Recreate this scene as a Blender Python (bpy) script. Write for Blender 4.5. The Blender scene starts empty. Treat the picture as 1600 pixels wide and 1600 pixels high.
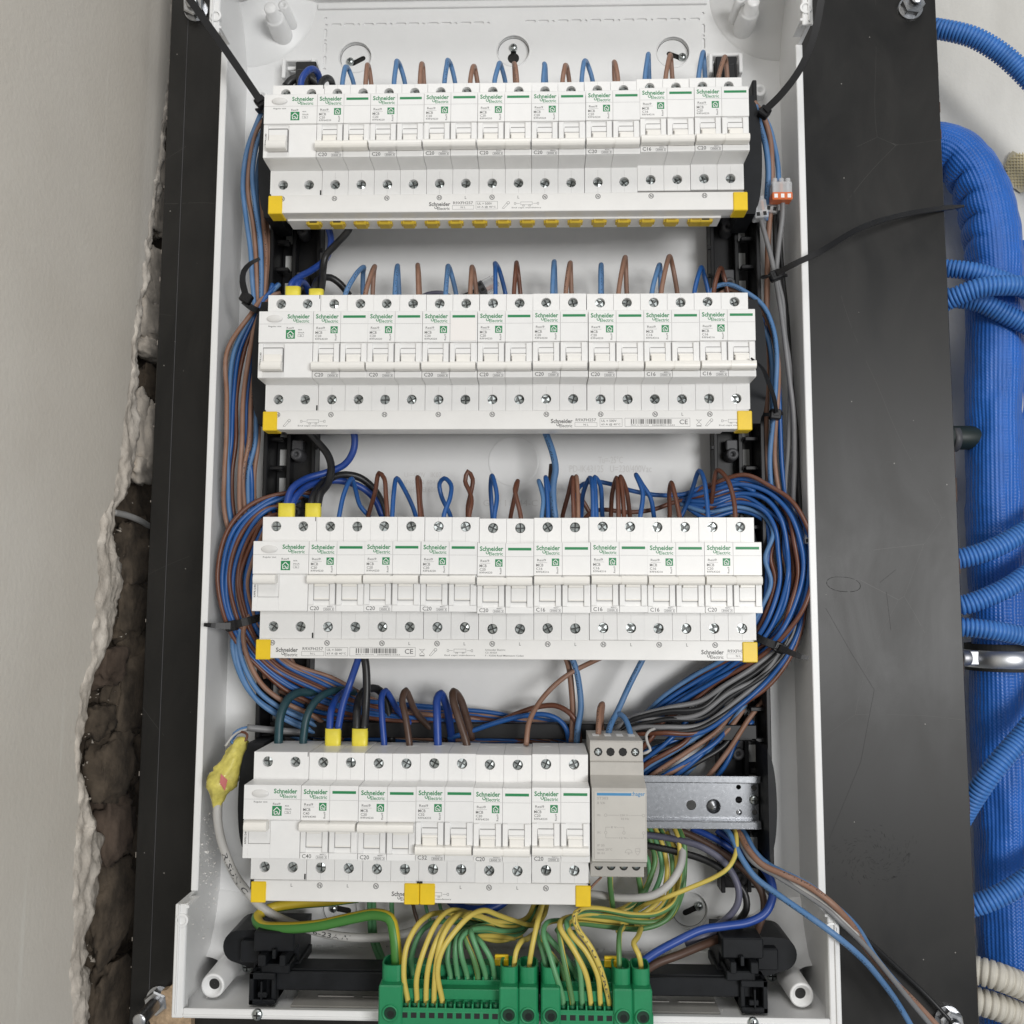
import bpy, math, random
from mathutils import Vector, Matrix, noise
random.seed(7)
S = 0.001                                   # everything below is written in millimetres
scene = bpy.context.scene
col = scene.collection

# ------------------------------------------------------------------ camera
CAM = (20.949, -596.567, -315.985)          # fitted to the breaker grid: 18 mm modules, 151.4 mm rows
RX = Vector((0.99962031, 0.02725103, 0.00407576))
RY = Vector((0.00146822, 0.09503013, -0.99547331))
RZ = Vector((-0.02751499, 0.99510133, 0.09495404))
FOC = 1420.0
cam_d = bpy.data.cameras.new("camera")
cam = bpy.data.objects.new("camera", cam_d)
col.objects.link(cam)
cam_d.sensor_width = 36.0
cam_d.lens = 36.0 * FOC / 1600.0
cam_d.clip_start = 0.02
cam_d.clip_end = 50
m = Matrix.Identity(4)
for i in range(3):
    m[i][0], m[i][1], m[i][2], m[i][3] = RX[i], -RY[i], -RZ[i], CAM[i] * S
cam.matrix_world = m
scene.camera = cam

# ------------------------------------------------------------------ world, lamps, exposure
world = bpy.data.worlds.new("World")
scene.world = world
world.use_nodes = True
bg = world.node_tree.nodes["Background"]
bg.inputs[0].default_value = (0.91, 0.96, 1.0, 1)
bg.inputs[1].default_value = 0.31

def area(name, loc, target, sx, sy, power, colour):
    d = bpy.data.lights.new(name, 'AREA')
    d.shape = 'RECTANGLE'; d.size = sx; d.size_y = sy
    d.energy = power; d.color = colour
    o = bpy.data.objects.new(name, d); col.objects.link(o)
    o.location = loc
    o.rotation_euler = (Vector(target) - Vector(loc)).to_track_quat('-Z', 'Y').to_euler()
    return o
# the room's ceiling light above and before the board, and the window behind the camera to the right
area("ceiling_lamp", (-0.1, -1.25, 1.25), (0.0, 0.0, -0.2), 0.9, 0.9, 15.5, (1.0, 0.985, 0.965))
area("window_light", (1.25, -2.6, -0.30), (0.1, 0.0, -0.30), 1.05, 0.75, 68, (1.0, 0.995, 0.985))
scene.view_settings.view_transform = 'Standard'
scene.view_settings.look = 'None'
scene.view_settings.exposure = -0.46
scene.view_settings.gamma = 1.0
scene.render.engine = 'CYCLES'
scene.cycles.max_bounces = 8

# ------------------------------------------------------------------ helpers
def at(px, py, y):
    """point at depth y (mm) whose direction from the surveyed standpoint is that of photo pixel px, py"""
    v = RX * ((px - 800.0) / FOC) + RY * ((py - 800.0) / FOC) + RZ
    t = (y - CAM[1]) / v.y
    return Vector(CAM) + v * t

def mat(name, base, rough=0.5, metal=0.0, vary=0.0, scale=40.0, bump=0.0, bscale=300.0, rvary=0.0, coat=0.0, alpha=1.0, trans=0.0, spec=0.5):
    M = bpy.data.materials.new(name); M.use_nodes = True
    nt = M.node_tree; b = nt.nodes["Principled BSDF"]
    b.inputs["Base Color"].default_value = (*base, 1)
    b.inputs["Roughness"].default_value = rough
    b.inputs["Metallic"].default_value = metal
    b.inputs["Coat Weight"].default_value = coat
    b.inputs["Alpha"].default_value = alpha
    b.inputs["Transmission Weight"].default_value = trans
    b.inputs["Specular IOR Level"].default_value = spec
    tc = nt.nodes.new("ShaderNodeTexCoord")
    if vary or rvary:
        n = nt.nodes.new("ShaderNodeTexNoise"); n.inputs["Scale"].default_value = scale
        n.inputs["Detail"].default_value = 6; n.inputs["Roughness"].default_value = 0.65
        nt.links.new(tc.outputs["Object"], n.inputs["Vector"])
        if vary:
            r = nt.nodes.new("ShaderNodeValToRGB")
            r.color_ramp.elements[0].position = 0.3; r.color_ramp.elements[1].position = 0.72
            r.color_ramp.elements[0].color = (*[c * (1 - vary) for c in base], 1)
            r.color_ramp.elements[1].color = (*[min(1, c * (1 + vary)) for c in base], 1)
            nt.links.new(n.outputs["Fac"], r.inputs["Fac"])
            nt.links.new(r.outputs["Color"], b.inputs["Base Color"])
        if rvary:
            mr = nt.nodes.new("ShaderNodeMapRange")
            mr.inputs["To Min"].default_value = max(0.02, rough - rvary); mr.inputs["To Max"].default_value = min(1, rough + rvary)
            nt.links.new(n.outputs["Fac"], mr.inputs["Value"])
            nt.links.new(mr.outputs["Result"], b.inputs["Roughness"])
    if bump:
        n2 = nt.nodes.new("ShaderNodeTexNoise"); n2.inputs["Scale"].default_value = bscale; n2.inputs["Detail"].default_value = 4
        nt.links.new(tc.outputs["Object"], n2.inputs["Vector"])
        bp = nt.nodes.new("ShaderNodeBump"); bp.inputs["Strength"].default_value = bump; bp.inputs["Distance"].default_value = 0.001
        nt.links.new(n2.outputs["Fac"], bp.inputs["Height"])
        nt.links.new(bp.outputs["Normal"], b.inputs["Normal"])
    return M

class MB:
    """collects faces (mm) and links them as ONE mesh object"""
    def __init__(s): s.v = []; s.f = []; s.sm = []; s.uv = {}; s.mi = []
    def add(s, verts, faces, smooth=False, mi=0):
        o = len(s.v); s.v += [tuple(p) for p in verts]
        for f in faces: s.f.append(tuple(o + i for i in f)); s.sm.append(smooth); s.mi.append(mi)
        return s
    def box(s, x0, x1, y0, y1, z0, z1, c=0.0, mi=0):
        if c <= 0:
            v = [(x, y, z) for x in (x0, x1) for y in (y0, y1) for z in (z0, z1)]
            return s.add(v, [(0,1,3,2),(4,6,7,5),(0,4,5,1),(2,3,7,6),(0,2,6,4),(1,5,7,3)], mi=mi)
        c = min(c, (x1-x0)*.45, (y1-y0)*.45, (z1-z0)*.45)
        v = []; idx = {}
        for ix, x in enumerate((x0, x1)):
            for iy, y in enumerate((y0, y1)):
                for iz, z in enumerate((z0, z1)):
                    sx, sy, sz = (1-2*ix)*c, (1-2*iy)*c, (1-2*iz)*c
                    idx[ix,iy,iz,0] = len(v); v.append((x, y+sy, z+sz))
                    idx[ix,iy,iz,1] = len(v); v.append((x+sx, y, z+sz))
                    idx[ix,iy,iz,2] = len(v); v.append((x+sx, y+sy, z))
        F = []
        for a in (0, 1):
            F.append([idx[a,0,0,0], idx[a,1,0,0], idx[a,1,1,0], idx[a,0,1,0]])
            F.append([idx[0,a,0,1], idx[1,a,0,1], idx[1,a,1,1], idx[0,a,1,1]])
            F.append([idx[0,0,a,2], idx[1,0,a,2], idx[1,1,a,2], idx[0,1,a,2]])
        for a in (0, 1):
            for b in (0, 1):
                F.append([idx[a,b,0,0], idx[a,b,1,0], idx[a,b,1,1], idx[a,b,0,1]])
                F.append([idx[a,0,b,0], idx[a,1,b,0], idx[a,1,b,2], idx[a,0,b,2]])
                F.append([idx[0,a,b,1], idx[1,a,b,1], idx[1,a,b,2], idx[0,a,b,2]])
        for k in [(a,b,d) for a in (0,1) for b in (0,1) for d in (0,1)]:
            F.append([idx[(*k,0)], idx[(*k,1)], idx[(*k,2)]])
        cx, cy, cz = (x0+x1)/2, (y0+y1)/2, (z0+z1)/2
        G = []
        for f in F:                                        # orient outwards
            p = [Vector(v[i]) for i in f]
            n = (p[1]-p[0]).cross(p[2]-p[0]); ctr = sum(p, Vector()) / len(p)
            G.append(tuple(f) if n.dot(ctr - Vector((cx,cy,cz))) > 0 else tuple(reversed(f)))
        return s.add(v, G, mi=mi)
    def extr(s, prof, x0, x1, smooth=False, caps=True, axis='x'):
        """profile in (y, z) run along x, or in (x, z) run along y"""
        n = len(prof)
        if axis == 'x': v = [(x0, a, b) for a, b in prof] + [(x1, a, b) for a, b in prof]
        else: v = [(a, x0, b) for a, b in prof] + [(a, x1, b) for a, b in prof]
        s.add(v, [(i, (i+1) % n, n + (i+1) % n, n + i) for i in range(n)], smooth)
        if caps: s.add(v, [tuple(reversed(range(n))), tuple(range(n, 2*n))])
        return s
    def lathe(s, c, prof, n=20, axis=1, smooth=True, mi=0):
        """prof = [(r, h)...] turned about axis through c; h runs along the axis"""
        v = []; k = len(prof)
        for r, h in prof:
            for i in range(n):
                a = 2*math.pi*i/n; u, w = r*math.cos(a), r*math.sin(a)
                if axis == 1: v.append((c[0]+u, c[1]+h, c[2]+w))
                elif axis == 2: v.append((c[0]+u, c[1]+w, c[2]+h))
                else: v.append((c[0]+h, c[1]+u, c[2]+w))
        f = [(j*n+i, j*n+(i+1) % n, (j+1)*n+(i+1) % n, (j+1)*n+i) for j in range(k-1) for i in range(n)]
        s.add(v, f, smooth, mi)
        return s
    def geo(s, g, fn):
        return s.add([fn(*p) for p in g[0]], g[1])
    def build(s, name, m_, parent=None, org=None, auto=True):
        if org is None: org = tuple(x / S for x in parent.location) if parent else (0, 0, 0)
        me = bpy.data.meshes.new(name)
        me.from_pydata([((a-org[0])*S, (b-org[1])*S, (c-org[2])*S) for a, b, c in s.v], [], s.f)
        for k in (m_ if isinstance(m_, (list, tuple)) else [m_]): me.materials.append(k)
        me.polygons.foreach_set("use_smooth", s.sm)
        me.polygons.foreach_set("material_index", s.mi)
        if s.uv:
            ul = me.uv_layers.new(name="UVMap")
            d = []
            for i, f in enumerate(s.f):
                for p in s.uv.get(i, [(0, 0)]*len(f)): d += p
            ul.data.foreach_set("uv", d)
        me.update()
        o = bpy.data.objects.new(name, me); col.objects.link(o)
        if parent: o.parent = parent
        else: o.location = [x * S for x in org]
        return o

def thing(name, label, cat, loc, group=None):
    o = bpy.data.objects.new(name, None); col.objects.link(o)
    o.empty_display_size = 0.01
    o.location = [x * S for x in loc]
    return tag(o, label, cat, group)
def tag(o, label, cat, group=None, kind=None):
    if label:
        o["label"] = label
        if len(label.replace("-", " ").split()) > 16: print("LONG", label)
    if cat: o["category"] = cat
    if group: o["group"] = group
    if kind: o["kind"] = kind
    return o
def inst(src, parent, loc=None, rot=None):
    o = src.copy(); col.objects.link(o); o.parent = parent
    if loc is not None: o.location = [x * S for x in loc]
    if rot is not None: o.rotation_euler = rot
    return o

# flat outlines with holes (curve fill), returned as verts / faces in (u, v, w)
def fill(outer, holes, t=0.0):
    c = bpy.data.curves.new("outline", 'CURVE'); c.dimensions = '2D'; c.fill_mode = 'BOTH'; c.extrude = t / 2
    for loop in [outer] + list(holes):
        sp = c.splines.new('POLY'); sp.points.add(len(loop) - 1); sp.use_cyclic_u = True
        for i, (x, y) in enumerate(loop): sp.points[i].co = (x, y, 0, 1)
    return _eval(c)
def _eval(c):
    o = bpy.data.objects.new("tmp", c); col.objects.link(o)
    dg = bpy.context.evaluated_depsgraph_get(); e = o.evaluated_get(dg); me = e.to_mesh()
    g = ([tuple(v.co) for v in me.vertices], [tuple(p.vertices) for p in me.polygons])
    e.to_mesh_clear(); bpy.data.objects.remove(o); bpy.data.curves.remove(c)
    return g
_tx = {}
def text_geo(s, bold=0.0):
    """flat lettering scaled to the unit square"""
    if (s, bold) not in _tx:
        c = bpy.data.curves.new("lettering", 'FONT'); c.body = s; c.resolution_u = 2; c.offset = bold
        v, f = _eval(c)
        xs = [p[0] for p in v]; ys = [p[1] for p in v]
        x0, w, y0, h = min(xs), max(xs)-min(xs) or 1, min(ys), max(ys)-min(ys) or 1
        _tx[s, bold] = ([((p[0]-x0)/w, (p[1]-y0)/h) for p in v], f)
    return _tx[s, bold]
def circ(cx, cy, r, n=20): return [(cx + r*math.cos(2*math.pi*i/n), cy + r*math.sin(2*math.pi*i/n)) for i in range(n)]
def slot(x0, x1, y0, y1, n=5):
    """rounded-end slot"""
    if x1-x0 >= y1-y0:
        r = (y1-y0)/2; cy = (y0+y1)/2
        return [(x1-r + r*math.cos(a), cy + r*math.sin(a)) for a in [-math.pi/2 + math.pi*i/n for i in range(n+1)]] + \
               [(x0+r - r*math.cos(a), cy - r*math.sin(a)) for a in [-math.pi/2 + math.pi*i/n for i in range(n+1)]]
    return [(b, a) for a, b in slot(y0, y1, x0, x1, n)]
def rect(x0, x1, y0, y1): return [(x0,y0),(x1,y0),(x1,y1),(x0,y1)]

class Print(MB):
    """flat print on a face that looks towards -y: x right, z up"""
    def __init__(s, y, ox=0, oz=0): super().__init__(); s.y = y; s.ox = ox; s.oz = oz
    def t(s, txt, x0, x1, z0, z1, bold=0.006, vert=False):
        v, f = text_geo(txt, bold)
        if vert: pts = [(s.ox + x0 + (1-b)*(x1-x0), s.y, s.oz + z0 + a*(z1-z0)) for a, b in v]
        else: pts = [(s.ox + x0 + a*(x1-x0), s.y, s.oz + z0 + b*(z1-z0)) for a, b in v]
        s.add(pts, f); return s
    def r(s, x0, x1, z0, z1):
        s.add([(s.ox+x0, s.y, s.oz+z0), (s.ox+x1, s.y, s.oz+z0), (s.ox+x1, s.y, s.oz+z1), (s.ox+x0, s.y, s.oz+z1)], [(0,1,2,3)]); return s
    def frame(s, x0, x1, z0, z1, w=0.18):
        return s.r(x0, x1, z0, z0+w).r(x0, x1, z1-w, z1).r(x0, x0+w, z0+w, z1-w).r(x1-w, x1, z0+w, z1-w)
    def ring(s, cx, cz, r, w, n=20, a0=0.0, a1=2*math.pi):
        v = []
        for i in range(n+1):
            a = a0 + (a1-a0)*i/n
            v += [(s.ox+cx+r*math.cos(a), s.y, s.oz+cz+r*math.sin(a)), (s.ox+cx+(r-w)*math.cos(a), s.y, s.oz+cz+(r-w)*math.sin(a))]
        s.add(v, [(2*i, 2*i+2, 2*i+3, 2*i+1) for i in range(n)]); return s
    def line(s, x0, z0, x1, z1, w=0.18):
        d = Vector((x1-x0, z1-z0)); L = d.length or 1; nx, nz = -d.y/L*w/2, d.x/L*w/2
        s.add([(s.ox+x0+nx, s.y, s.oz+z0+nz), (s.ox+x1+nx, s.y, s.oz+z1+nz), (s.ox+x1-nx, s.y, s.oz+z1-nz), (s.ox+x0-nx, s.y, s.oz+z0-nz)], [(0,1,2,3)]); return s
    def logo(s, x0, x1, ztop):
        """two-line maker's lettering"""
        w = x1-x0; h = w*0.2
        s.t("Schneider", x0, x1, ztop-h, ztop, 0.026)
        s.t("Electric", x0+w*.40, x1-w*.02, ztop-h*1.95, ztop-h*1.22, 0.012)
        s.ring(x0+w*.325, ztop-h*1.34, h*.36, h*.15, 12, -math.pi*1.25, math.pi*.5)
        return s

def spline(pts, step):
    """Catmull-Rom through pts (Vectors), resampled about every `step` mm"""
    P_ = [pts[0]*2 - pts[1]] + list(pts) + [pts[-1]*2 - pts[-2]]
    out = []
    for i in range(1, len(P_)-2):
        a, b, c, d = P_[i-1:i+3]
        t0 = 0.0; t1 = t0 + max(1e-3, (b-a).length)**.5; t2 = t1 + max(1e-3, (c-b).length)**.5; t3 = t2 + max(1e-3, (d-c).length)**.5
        n = max(2, int((c-b).length/step))
        for k in range(n):
            t = t1 + (t2-t1)*k/n
            A1 = a*((t1-t)/(t1-t0)) + b*((t-t0)/(t1-t0)); A2 = b*((t2-t)/(t2-t1)) + c*((t-t1)/(t2-t1)); A3 = c*((t3-t)/(t3-t2)) + d*((t-t2)/(t3-t2))
            B1 = A1*((t2-t)/(t2-t0)) + A2*((t-t0)/(t2-t0)); B2 = A2*((t3-t)/(t3-t1)) + A3*((t-t1)/(t3-t1))
            out.append(B1*((t2-t)/(t2-t1)) + B2*((t-t1)/(t2-t1)))
    out.append(pts[-1].copy())
    return out
def frames(path, ref=Vector((0, -1, 0))):
    n = len(path); T = []
    for i in range(n): T.append((path[min(i+1, n-1)] - path[max(i-1, 0)]).normalized())
    N = ref - T[0]*ref.dot(T[0])
    if N.length < 1e-3: N = Vector((1, 0, 0)) - T[0]*T[0].x
    N.normalize(); out = []
    for i in range(n):
        N = N - T[i]*N.dot(T[i])
        if N.length < 1e-6: N = Vector((1, 0, 0))
        N.normalize(); out.append((T[i], N.copy(), T[i].cross(N)))
    return out
def sweep(mb, path, radius, n=10, uv=True, caps=True):
    """tube along path; radius is a number, a list, or a function (i, s, angle) -> mm"""
    fr = frames(path); o = len(mb.v); s_ = 0.0
    cum = []
    for i, p in enumerate(path):
        if i: s_ += (p - path[i-1]).length
        T, N, B = fr[i]; cum.append(s_)
        for k in range(n):
            a = 2*math.pi*k/n
            r = radius(i, s_, a) if callable(radius) else (radius[i] if isinstance(radius, list) else radius)
            mb.v.append(tuple(p + (N*math.cos(a) + B*math.sin(a))*r))
    for i in range(len(path)-1):
        for k in range(n):
            if uv: mb.uv[len(mb.f)] = [(k/n, cum[i]), ((k+1)/n, cum[i]), ((k+1)/n, cum[i+1]), (k/n, cum[i+1])]
            mb.f.append((o+i*n+k, o+i*n+(k+1) % n, o+(i+1)*n+(k+1) % n, o+(i+1)*n+k)); mb.sm.append(True); mb.mi.append(0)
    if caps:
        mb.f.append(tuple(reversed([o+k for k in range(n)]))); mb.sm.append(False); mb.mi.append(0)
        e = o+(len(path)-1)*n; mb.f.append(tuple(e+k for k in range(n))); mb.sm.append(False); mb.mi.append(0)
    return mb
def tube_text(path, radius, txt, s0, length, half_angle, turn=0.0, flip=False):
    """lettering printed round a tube, on the side that faces the room"""
    v, f = text_geo(txt, 0.01); fr = frames(path)
    cum = [0.0]
    for i in range(1, len(path)): cum.append(cum[-1] + (path[i]-path[i-1]).length)
    mb = MB(); pts = []
    for a, b in v:
        s_ = s0 + (1-a if flip else a)*length; i = 0
        while i < len(cum)-2 and cum[i+1] < s_: i += 1
        t = min(1, max(0, (s_-cum[i])/max(1e-6, cum[i+1]-cum[i])))
        p = path[i].lerp(path[i+1], t); T = fr[i][0]
        N = Vector((0,-1,0)) - T*(-T.y); N.normalize(); B = T.cross(N)
        ang = turn + (b-.5)*2*half_angle*(-1 if flip else 1)
        pts.append(p + (N*math.cos(ang) - B*math.sin(ang))*(radius+0.06))
    return mb.add(pts, f)
ORD = ["zeroth","first","second","third","fourth","fifth","sixth","seventh","eighth","ninth","tenth","eleventh","twelfth","thirteenth","fourteenth","fifteenth","sixteenth","seventeenth","eighteenth"]
ROWN = ["top", "second", "third", "bottom"]
ROWZ = [-0.6, -150.75, -302.05, -455.1]
ROWX = [-1.0, 0.06, 1.0, -0.1]
# ------------------------------------------------------------------ materials
def per_object(M, amount):
    """each moulding a shade of its own, as batches of plastic differ"""
    nt = M.node_tree; b = nt.nodes["Principled BSDF"]; src = b.inputs["Base Color"].links[0].from_socket
    oi = nt.nodes.new("ShaderNodeObjectInfo"); mr = nt.nodes.new("ShaderNodeMapRange")
    mr.inputs["To Min"].default_value = 1-amount; mr.inputs["To Max"].default_value = 1.0
    hs = nt.nodes.new("ShaderNodeHueSaturation"); nt.links.new(oi.outputs["Random"], mr.inputs["Value"]); nt.links.new(mr.outputs["Result"], hs.inputs["Value"])
    nt.links.new(src, hs.inputs["Color"]); nt.links.new(hs.outputs["Color"], b.inputs["Base Color"])
    mr2 = nt.nodes.new("ShaderNodeMapRange"); mr2.inputs["To Min"].default_value = .9; mr2.inputs["To Max"].default_value = 1.5
    nt.links.new(oi.outputs["Random"], mr2.inputs["Value"]); nt.links.new(mr2.outputs["Result"], hs.inputs["Saturation"])

M_plastic = mat("white_plastic", (0.80, 0.80, 0.795), 0.38, vary=0.03, scale=25, bump=0.06, bscale=900)
M_breaker = mat("breaker_plastic", (0.84, 0.835, 0.825), 0.36, vary=0.025, scale=60, bump=0.08, bscale=1500)
M_lever = mat("lever_plastic", (0.86, 0.84, 0.80), 0.3, vary=0.02, scale=80)
per_object(M_breaker, .05); per_object(M_lever, .05)
M_comb = mat("comb_cover_plastic", (0.80, 0.79, 0.77), 0.34, vary=0.03, scale=50)
M_grey_dev = mat("aged_grey_plastic", (0.46, 0.44, 0.405), 0.5, vary=0.09, scale=45, bump=0.1, bscale=900)
M_yellow = mat("yellow_plastic", (0.82, 0.56, 0.015), 0.38, vary=0.05, scale=120)
M_yellow_ferrule = mat("pale_yellow_plastic", (0.78, 0.66, 0.06), 0.42, vary=0.06, scale=150)
M_black = mat("black_plastic", (0.008, 0.008, 0.009), 0.42, spec=0.35, vary=0.15, scale=80)
M_blackgrey = mat("charcoal_plastic", (0.009, 0.010, 0.012), 0.5, spec=0.25, vary=0.3, scale=90, rvary=0.15)
M_grey_in = mat("dark_grey_plastic", (0.07, 0.07, 0.075), 0.5)
M_green_print = mat("green_print", (0.012, 0.22, 0.075), 0.45)
M_grey_print = mat("grey_print", (0.13, 0.128, 0.125), 0.5)
M_dark_print = mat("dark_print", (0.045, 0.045, 0.05), 0.5)
M_white_print = mat("white_print", (0.85, 0.85, 0.84), 0.45)
M_blue_print = mat("blue_print", (0.045, 0.23, 0.45), 0.45)
M_green = mat("green_plastic", (0.014, 0.225, 0.09), 0.42, vary=0.08, scale=60, bump=0.05)
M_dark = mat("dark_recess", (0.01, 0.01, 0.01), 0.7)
M_screw = mat("zinc_screw", (0.48, 0.515, 0.51), 0.33, 1.0, vary=0.3, scale=700, rvary=0.10)
M_zinc = mat("galvanised_steel", (0.36, 0.37, 0.39), 0.26, 1.0, vary=0.06, scale=420, rvary=0.05)
M_bolt = mat("bolt_steel", (0.62, 0.63, 0.65), 0.3, 1.0, vary=0.15, scale=200, rvary=0.1)
M_clear = mat("clear_plastic", (0.85, 0.86, 0.87), 0.12, alpha=0.42, spec=0.8)
M_orange = mat("orange_plastic", (0.80, 0.20, 0.07), 0.2, alpha=.82)
M_copper = mat("copper", (0.75, 0.32, 0.18), 0.3, 1.0)
M_rubber = mat("rubber", (0.012, 0.012, 0.012), 0.7)

def wire_mat(name, base, rough=0.42, dust=0.10, pr=None):
    """insulation with a little dust and, on some, a line of black printed marks"""
    M = mat(name, base, rough)
    nt = M.node_tree; b = nt.nodes["Principled BSDF"]
    tc = nt.nodes.new("ShaderNodeTexCoord")
    n = nt.nodes.new("ShaderNodeTexNoise"); n.inputs["Scale"].default_value = 90; n.inputs["Detail"].default_value = 5
    nt.links.new(tc.outputs["Object"], n.inputs["Vector"])
    r = nt.nodes.new("ShaderNodeValToRGB")
    r.color_ramp.elements[0].position = 0.35; r.color_ramp.elements[1].position = 0.75
    r.color_ramp.elements[0].color = (*[c*(1-dust*.7) for c in base], 1)
    r.color_ramp.elements[1].color = (*[c*(1-dust)+0.32*dust for c in base], 1)
    nt.links.new(n.outputs["Fac"], r.inputs["Fac"])
    out = r.outputs["Color"]
    uv = nt.nodes.new("ShaderNodeUVMap"); sep = nt.nodes.new("ShaderNodeSeparateXYZ")
    nt.links.new(uv.outputs["UV"], sep.inputs["Vector"])
    if pr is not None:
        # marks: cells along the wire, kept in a narrow band round it
        mp = nt.nodes.new("ShaderNodeCombineXYZ")
        mu = nt.nodes.new("ShaderNodeMath"); mu.operation = 'MULTIPLY'; mu.inputs[1].default_value = 14.0
        mv = nt.nodes.new("ShaderNodeMath"); mv.operation = 'MULTIPLY'; mv.inputs[1].default_value = 0.9
        nt.links.new(sep.outputs["X"], mu.inputs[0]); nt.links.new(sep.outputs["Y"], mv.inputs[0])
        nt.links.new(mu.outputs[0], mp.inputs["X"]); nt.links.new(mv.outputs[0], mp.inputs["Y"])
        nz = nt.nodes.new("ShaderNodeTexNoise"); nz.inputs["Scale"].default_value = 1.0; nz.inputs["Detail"].default_value = 2
        nt.links.new(mp.outputs[0], nz.inputs["Vector"])
        g = nt.nodes.new("ShaderNodeMath"); g.operation = 'GREATER_THAN'; g.inputs[1].default_value = 0.56
        nt.links.new(nz.outputs["Fac"], g.inputs[0])
        d = nt.nodes.new("ShaderNodeMath"); d.operation = 'COMPARE'; d.inputs[1].default_value = pr; d.inputs[2].default_value = 0.055
        nt.links.new(sep.outputs["X"], d.inputs[0])
        # long stretches without marks
        nl = nt.nodes.new("ShaderNodeMath"); nl.operation = 'SINE'
        ml = nt.nodes.new("ShaderNodeMath"); ml.operation = 'MULTIPLY'; ml.inputs[1].default_value = 0.11
        nt.links.new(sep.outputs["Y"], ml.inputs[0]); nt.links.new(ml.outputs[0], nl.inputs[0])
        gl = nt.nodes.new("ShaderNodeMath"); gl.operation = 'GREATER_THAN'; gl.inputs[1].default_value = -0.2
        nt.links.new(nl.outputs[0], gl.inputs[0])
        m1 = nt.nodes.new("ShaderNodeMath"); m1.operation = 'MULTIPLY'; m2 = nt.nodes.new("ShaderNodeMath"); m2.operation = 'MULTIPLY'
        nt.links.new(g.outputs[0], m1.inputs[0]); nt.links.new(d.outputs[0], m1.inputs[1])
        nt.links.new(m1.outputs[0], m2.inputs[0]); nt.links.new(gl.outputs[0], m2.inputs[1])
        mx = nt.nodes.new("ShaderNodeMix"); mx.data_type = 'RGBA'
        mx.inputs["B"].default_value = (0.02, 0.02, 0.02, 1)
        nt.links.new(m2.outputs[0], mx.inputs["Factor"]); nt.links.new(out, mx.inputs["A"])
        out = mx.outputs["Result"]
    nt.links.new(out, b.inputs["Base Color"])
    return M, nt, b, sep
def stripe_mat(name, ca, cb, phase, twist, width=0.5):
    """two-colour earth insulation: one half green, one half yellow, turning slowly along the wire"""
    M, nt, b, sep = wire_mat(name, ca, 0.42, 0.05)
    mul = nt.nodes.new("ShaderNodeMath"); mul.operation = 'MULTIPLY'; mul.inputs[1].default_value = twist
    add = nt.nodes.new("ShaderNodeMath"); add.operation = 'ADD'
    add2 = nt.nodes.new("ShaderNodeMath"); add2.operation = 'ADD'; add2.inputs[1].default_value = phase
    fr = nt.nodes.new("ShaderNodeMath"); fr.operation = 'FRACT'
    gt = nt.nodes.new("ShaderNodeMath"); gt.operation = 'GREATER_THAN'; gt.inputs[1].default_value = width
    nt.links.new(sep.outputs["Y"], mul.inputs[0]); nt.links.new(mul.outputs[0], add.inputs[0]); nt.links.new(sep.outputs["X"], add.inputs[1])
    nt.links.new(add.outputs[0], add2.inputs[0]); nt.links.new(add2.outputs[0], fr.inputs[0]); nt.links.new(fr.outputs[0], gt.inputs[0])
    mx = nt.nodes.new("ShaderNodeMix"); mx.data_type = 'RGBA'
    mx.inputs["A"].default_value = (*ca, 1); mx.inputs["B"].default_value = (*cb, 1)
    nt.links.new(gt.outputs[0], mx.inputs["Factor"]); nt.links.new(mx.outputs["Result"], b.inputs["Base Color"])
    return M
YEL, GRN = (0.60, 0.47, 0.10), (0.095, 0.22, 0.08)
WM = {
    'lb': wire_mat("light_blue_insulation", (0.085, 0.215, 0.44), 0.5, 0.18)[0],
    'lp': wire_mat("printed_light_blue_insulation", (0.085, 0.215, 0.44), 0.5, 0.18, 0.08)[0],
    'bl': wire_mat("blue_insulation", (0.010, 0.090, 0.315), 0.38, 0.06)[0],
    'db': wire_mat("deep_blue_insulation", (0.009, 0.052, 0.285), 0.4, 0.05)[0],
    'br': wire_mat("light_brown_insulation", (0.29, 0.15, 0.095), 0.5, 0.18)[0],
    'bp': wire_mat("printed_light_brown_insulation", (0.29, 0.15, 0.095), 0.5, 0.18, 0.92)[0],
    'dr': wire_mat("red_brown_insulation", (0.135, 0.045, 0.022), 0.38, 0.07)[0],
    'kb': wire_mat("dark_brown_insulation", (0.075, 0.038, 0.024), 0.4, 0.07)[0],
    'bk': wire_mat("black_insulation", (0.011, 0.011, 0.012), 0.4, 0.04)[0],
    'gy': wire_mat("grey_insulation", (0.21, 0.21, 0.215), 0.45, 0.1)[0],
    'pg': wire_mat("violet_grey_insulation", (0.10, 0.10, 0.15), 0.45, 0.1)[0],
    'te': wire_mat("dark_teal_insulation", (0.008, 0.05, 0.065), 0.45, 0.07)[0],
    'wt': wire_mat("pale_grey_sheath", (0.52, 0.51, 0.49), 0.5, 0.12)[0],
    'ey': stripe_mat("earth_insulation_yellow_side", GRN, YEL, 0.56, 0.0022, 0.42),
    'ef': stripe_mat("earth_insulation_turning", GRN, YEL, 0.10, 0.0060, 0.40),
    'eg': stripe_mat("earth_insulation_green_side", (0.11, 0.30, 0.14), YEL, 0.20, 0.0022, 0.58),
    'eb': stripe_mat("earth_insulation_thick", (0.06, 0.22, 0.04), (0.56, 0.42, 0.03), 0.70, 0.0003, 0.60),
}
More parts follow.
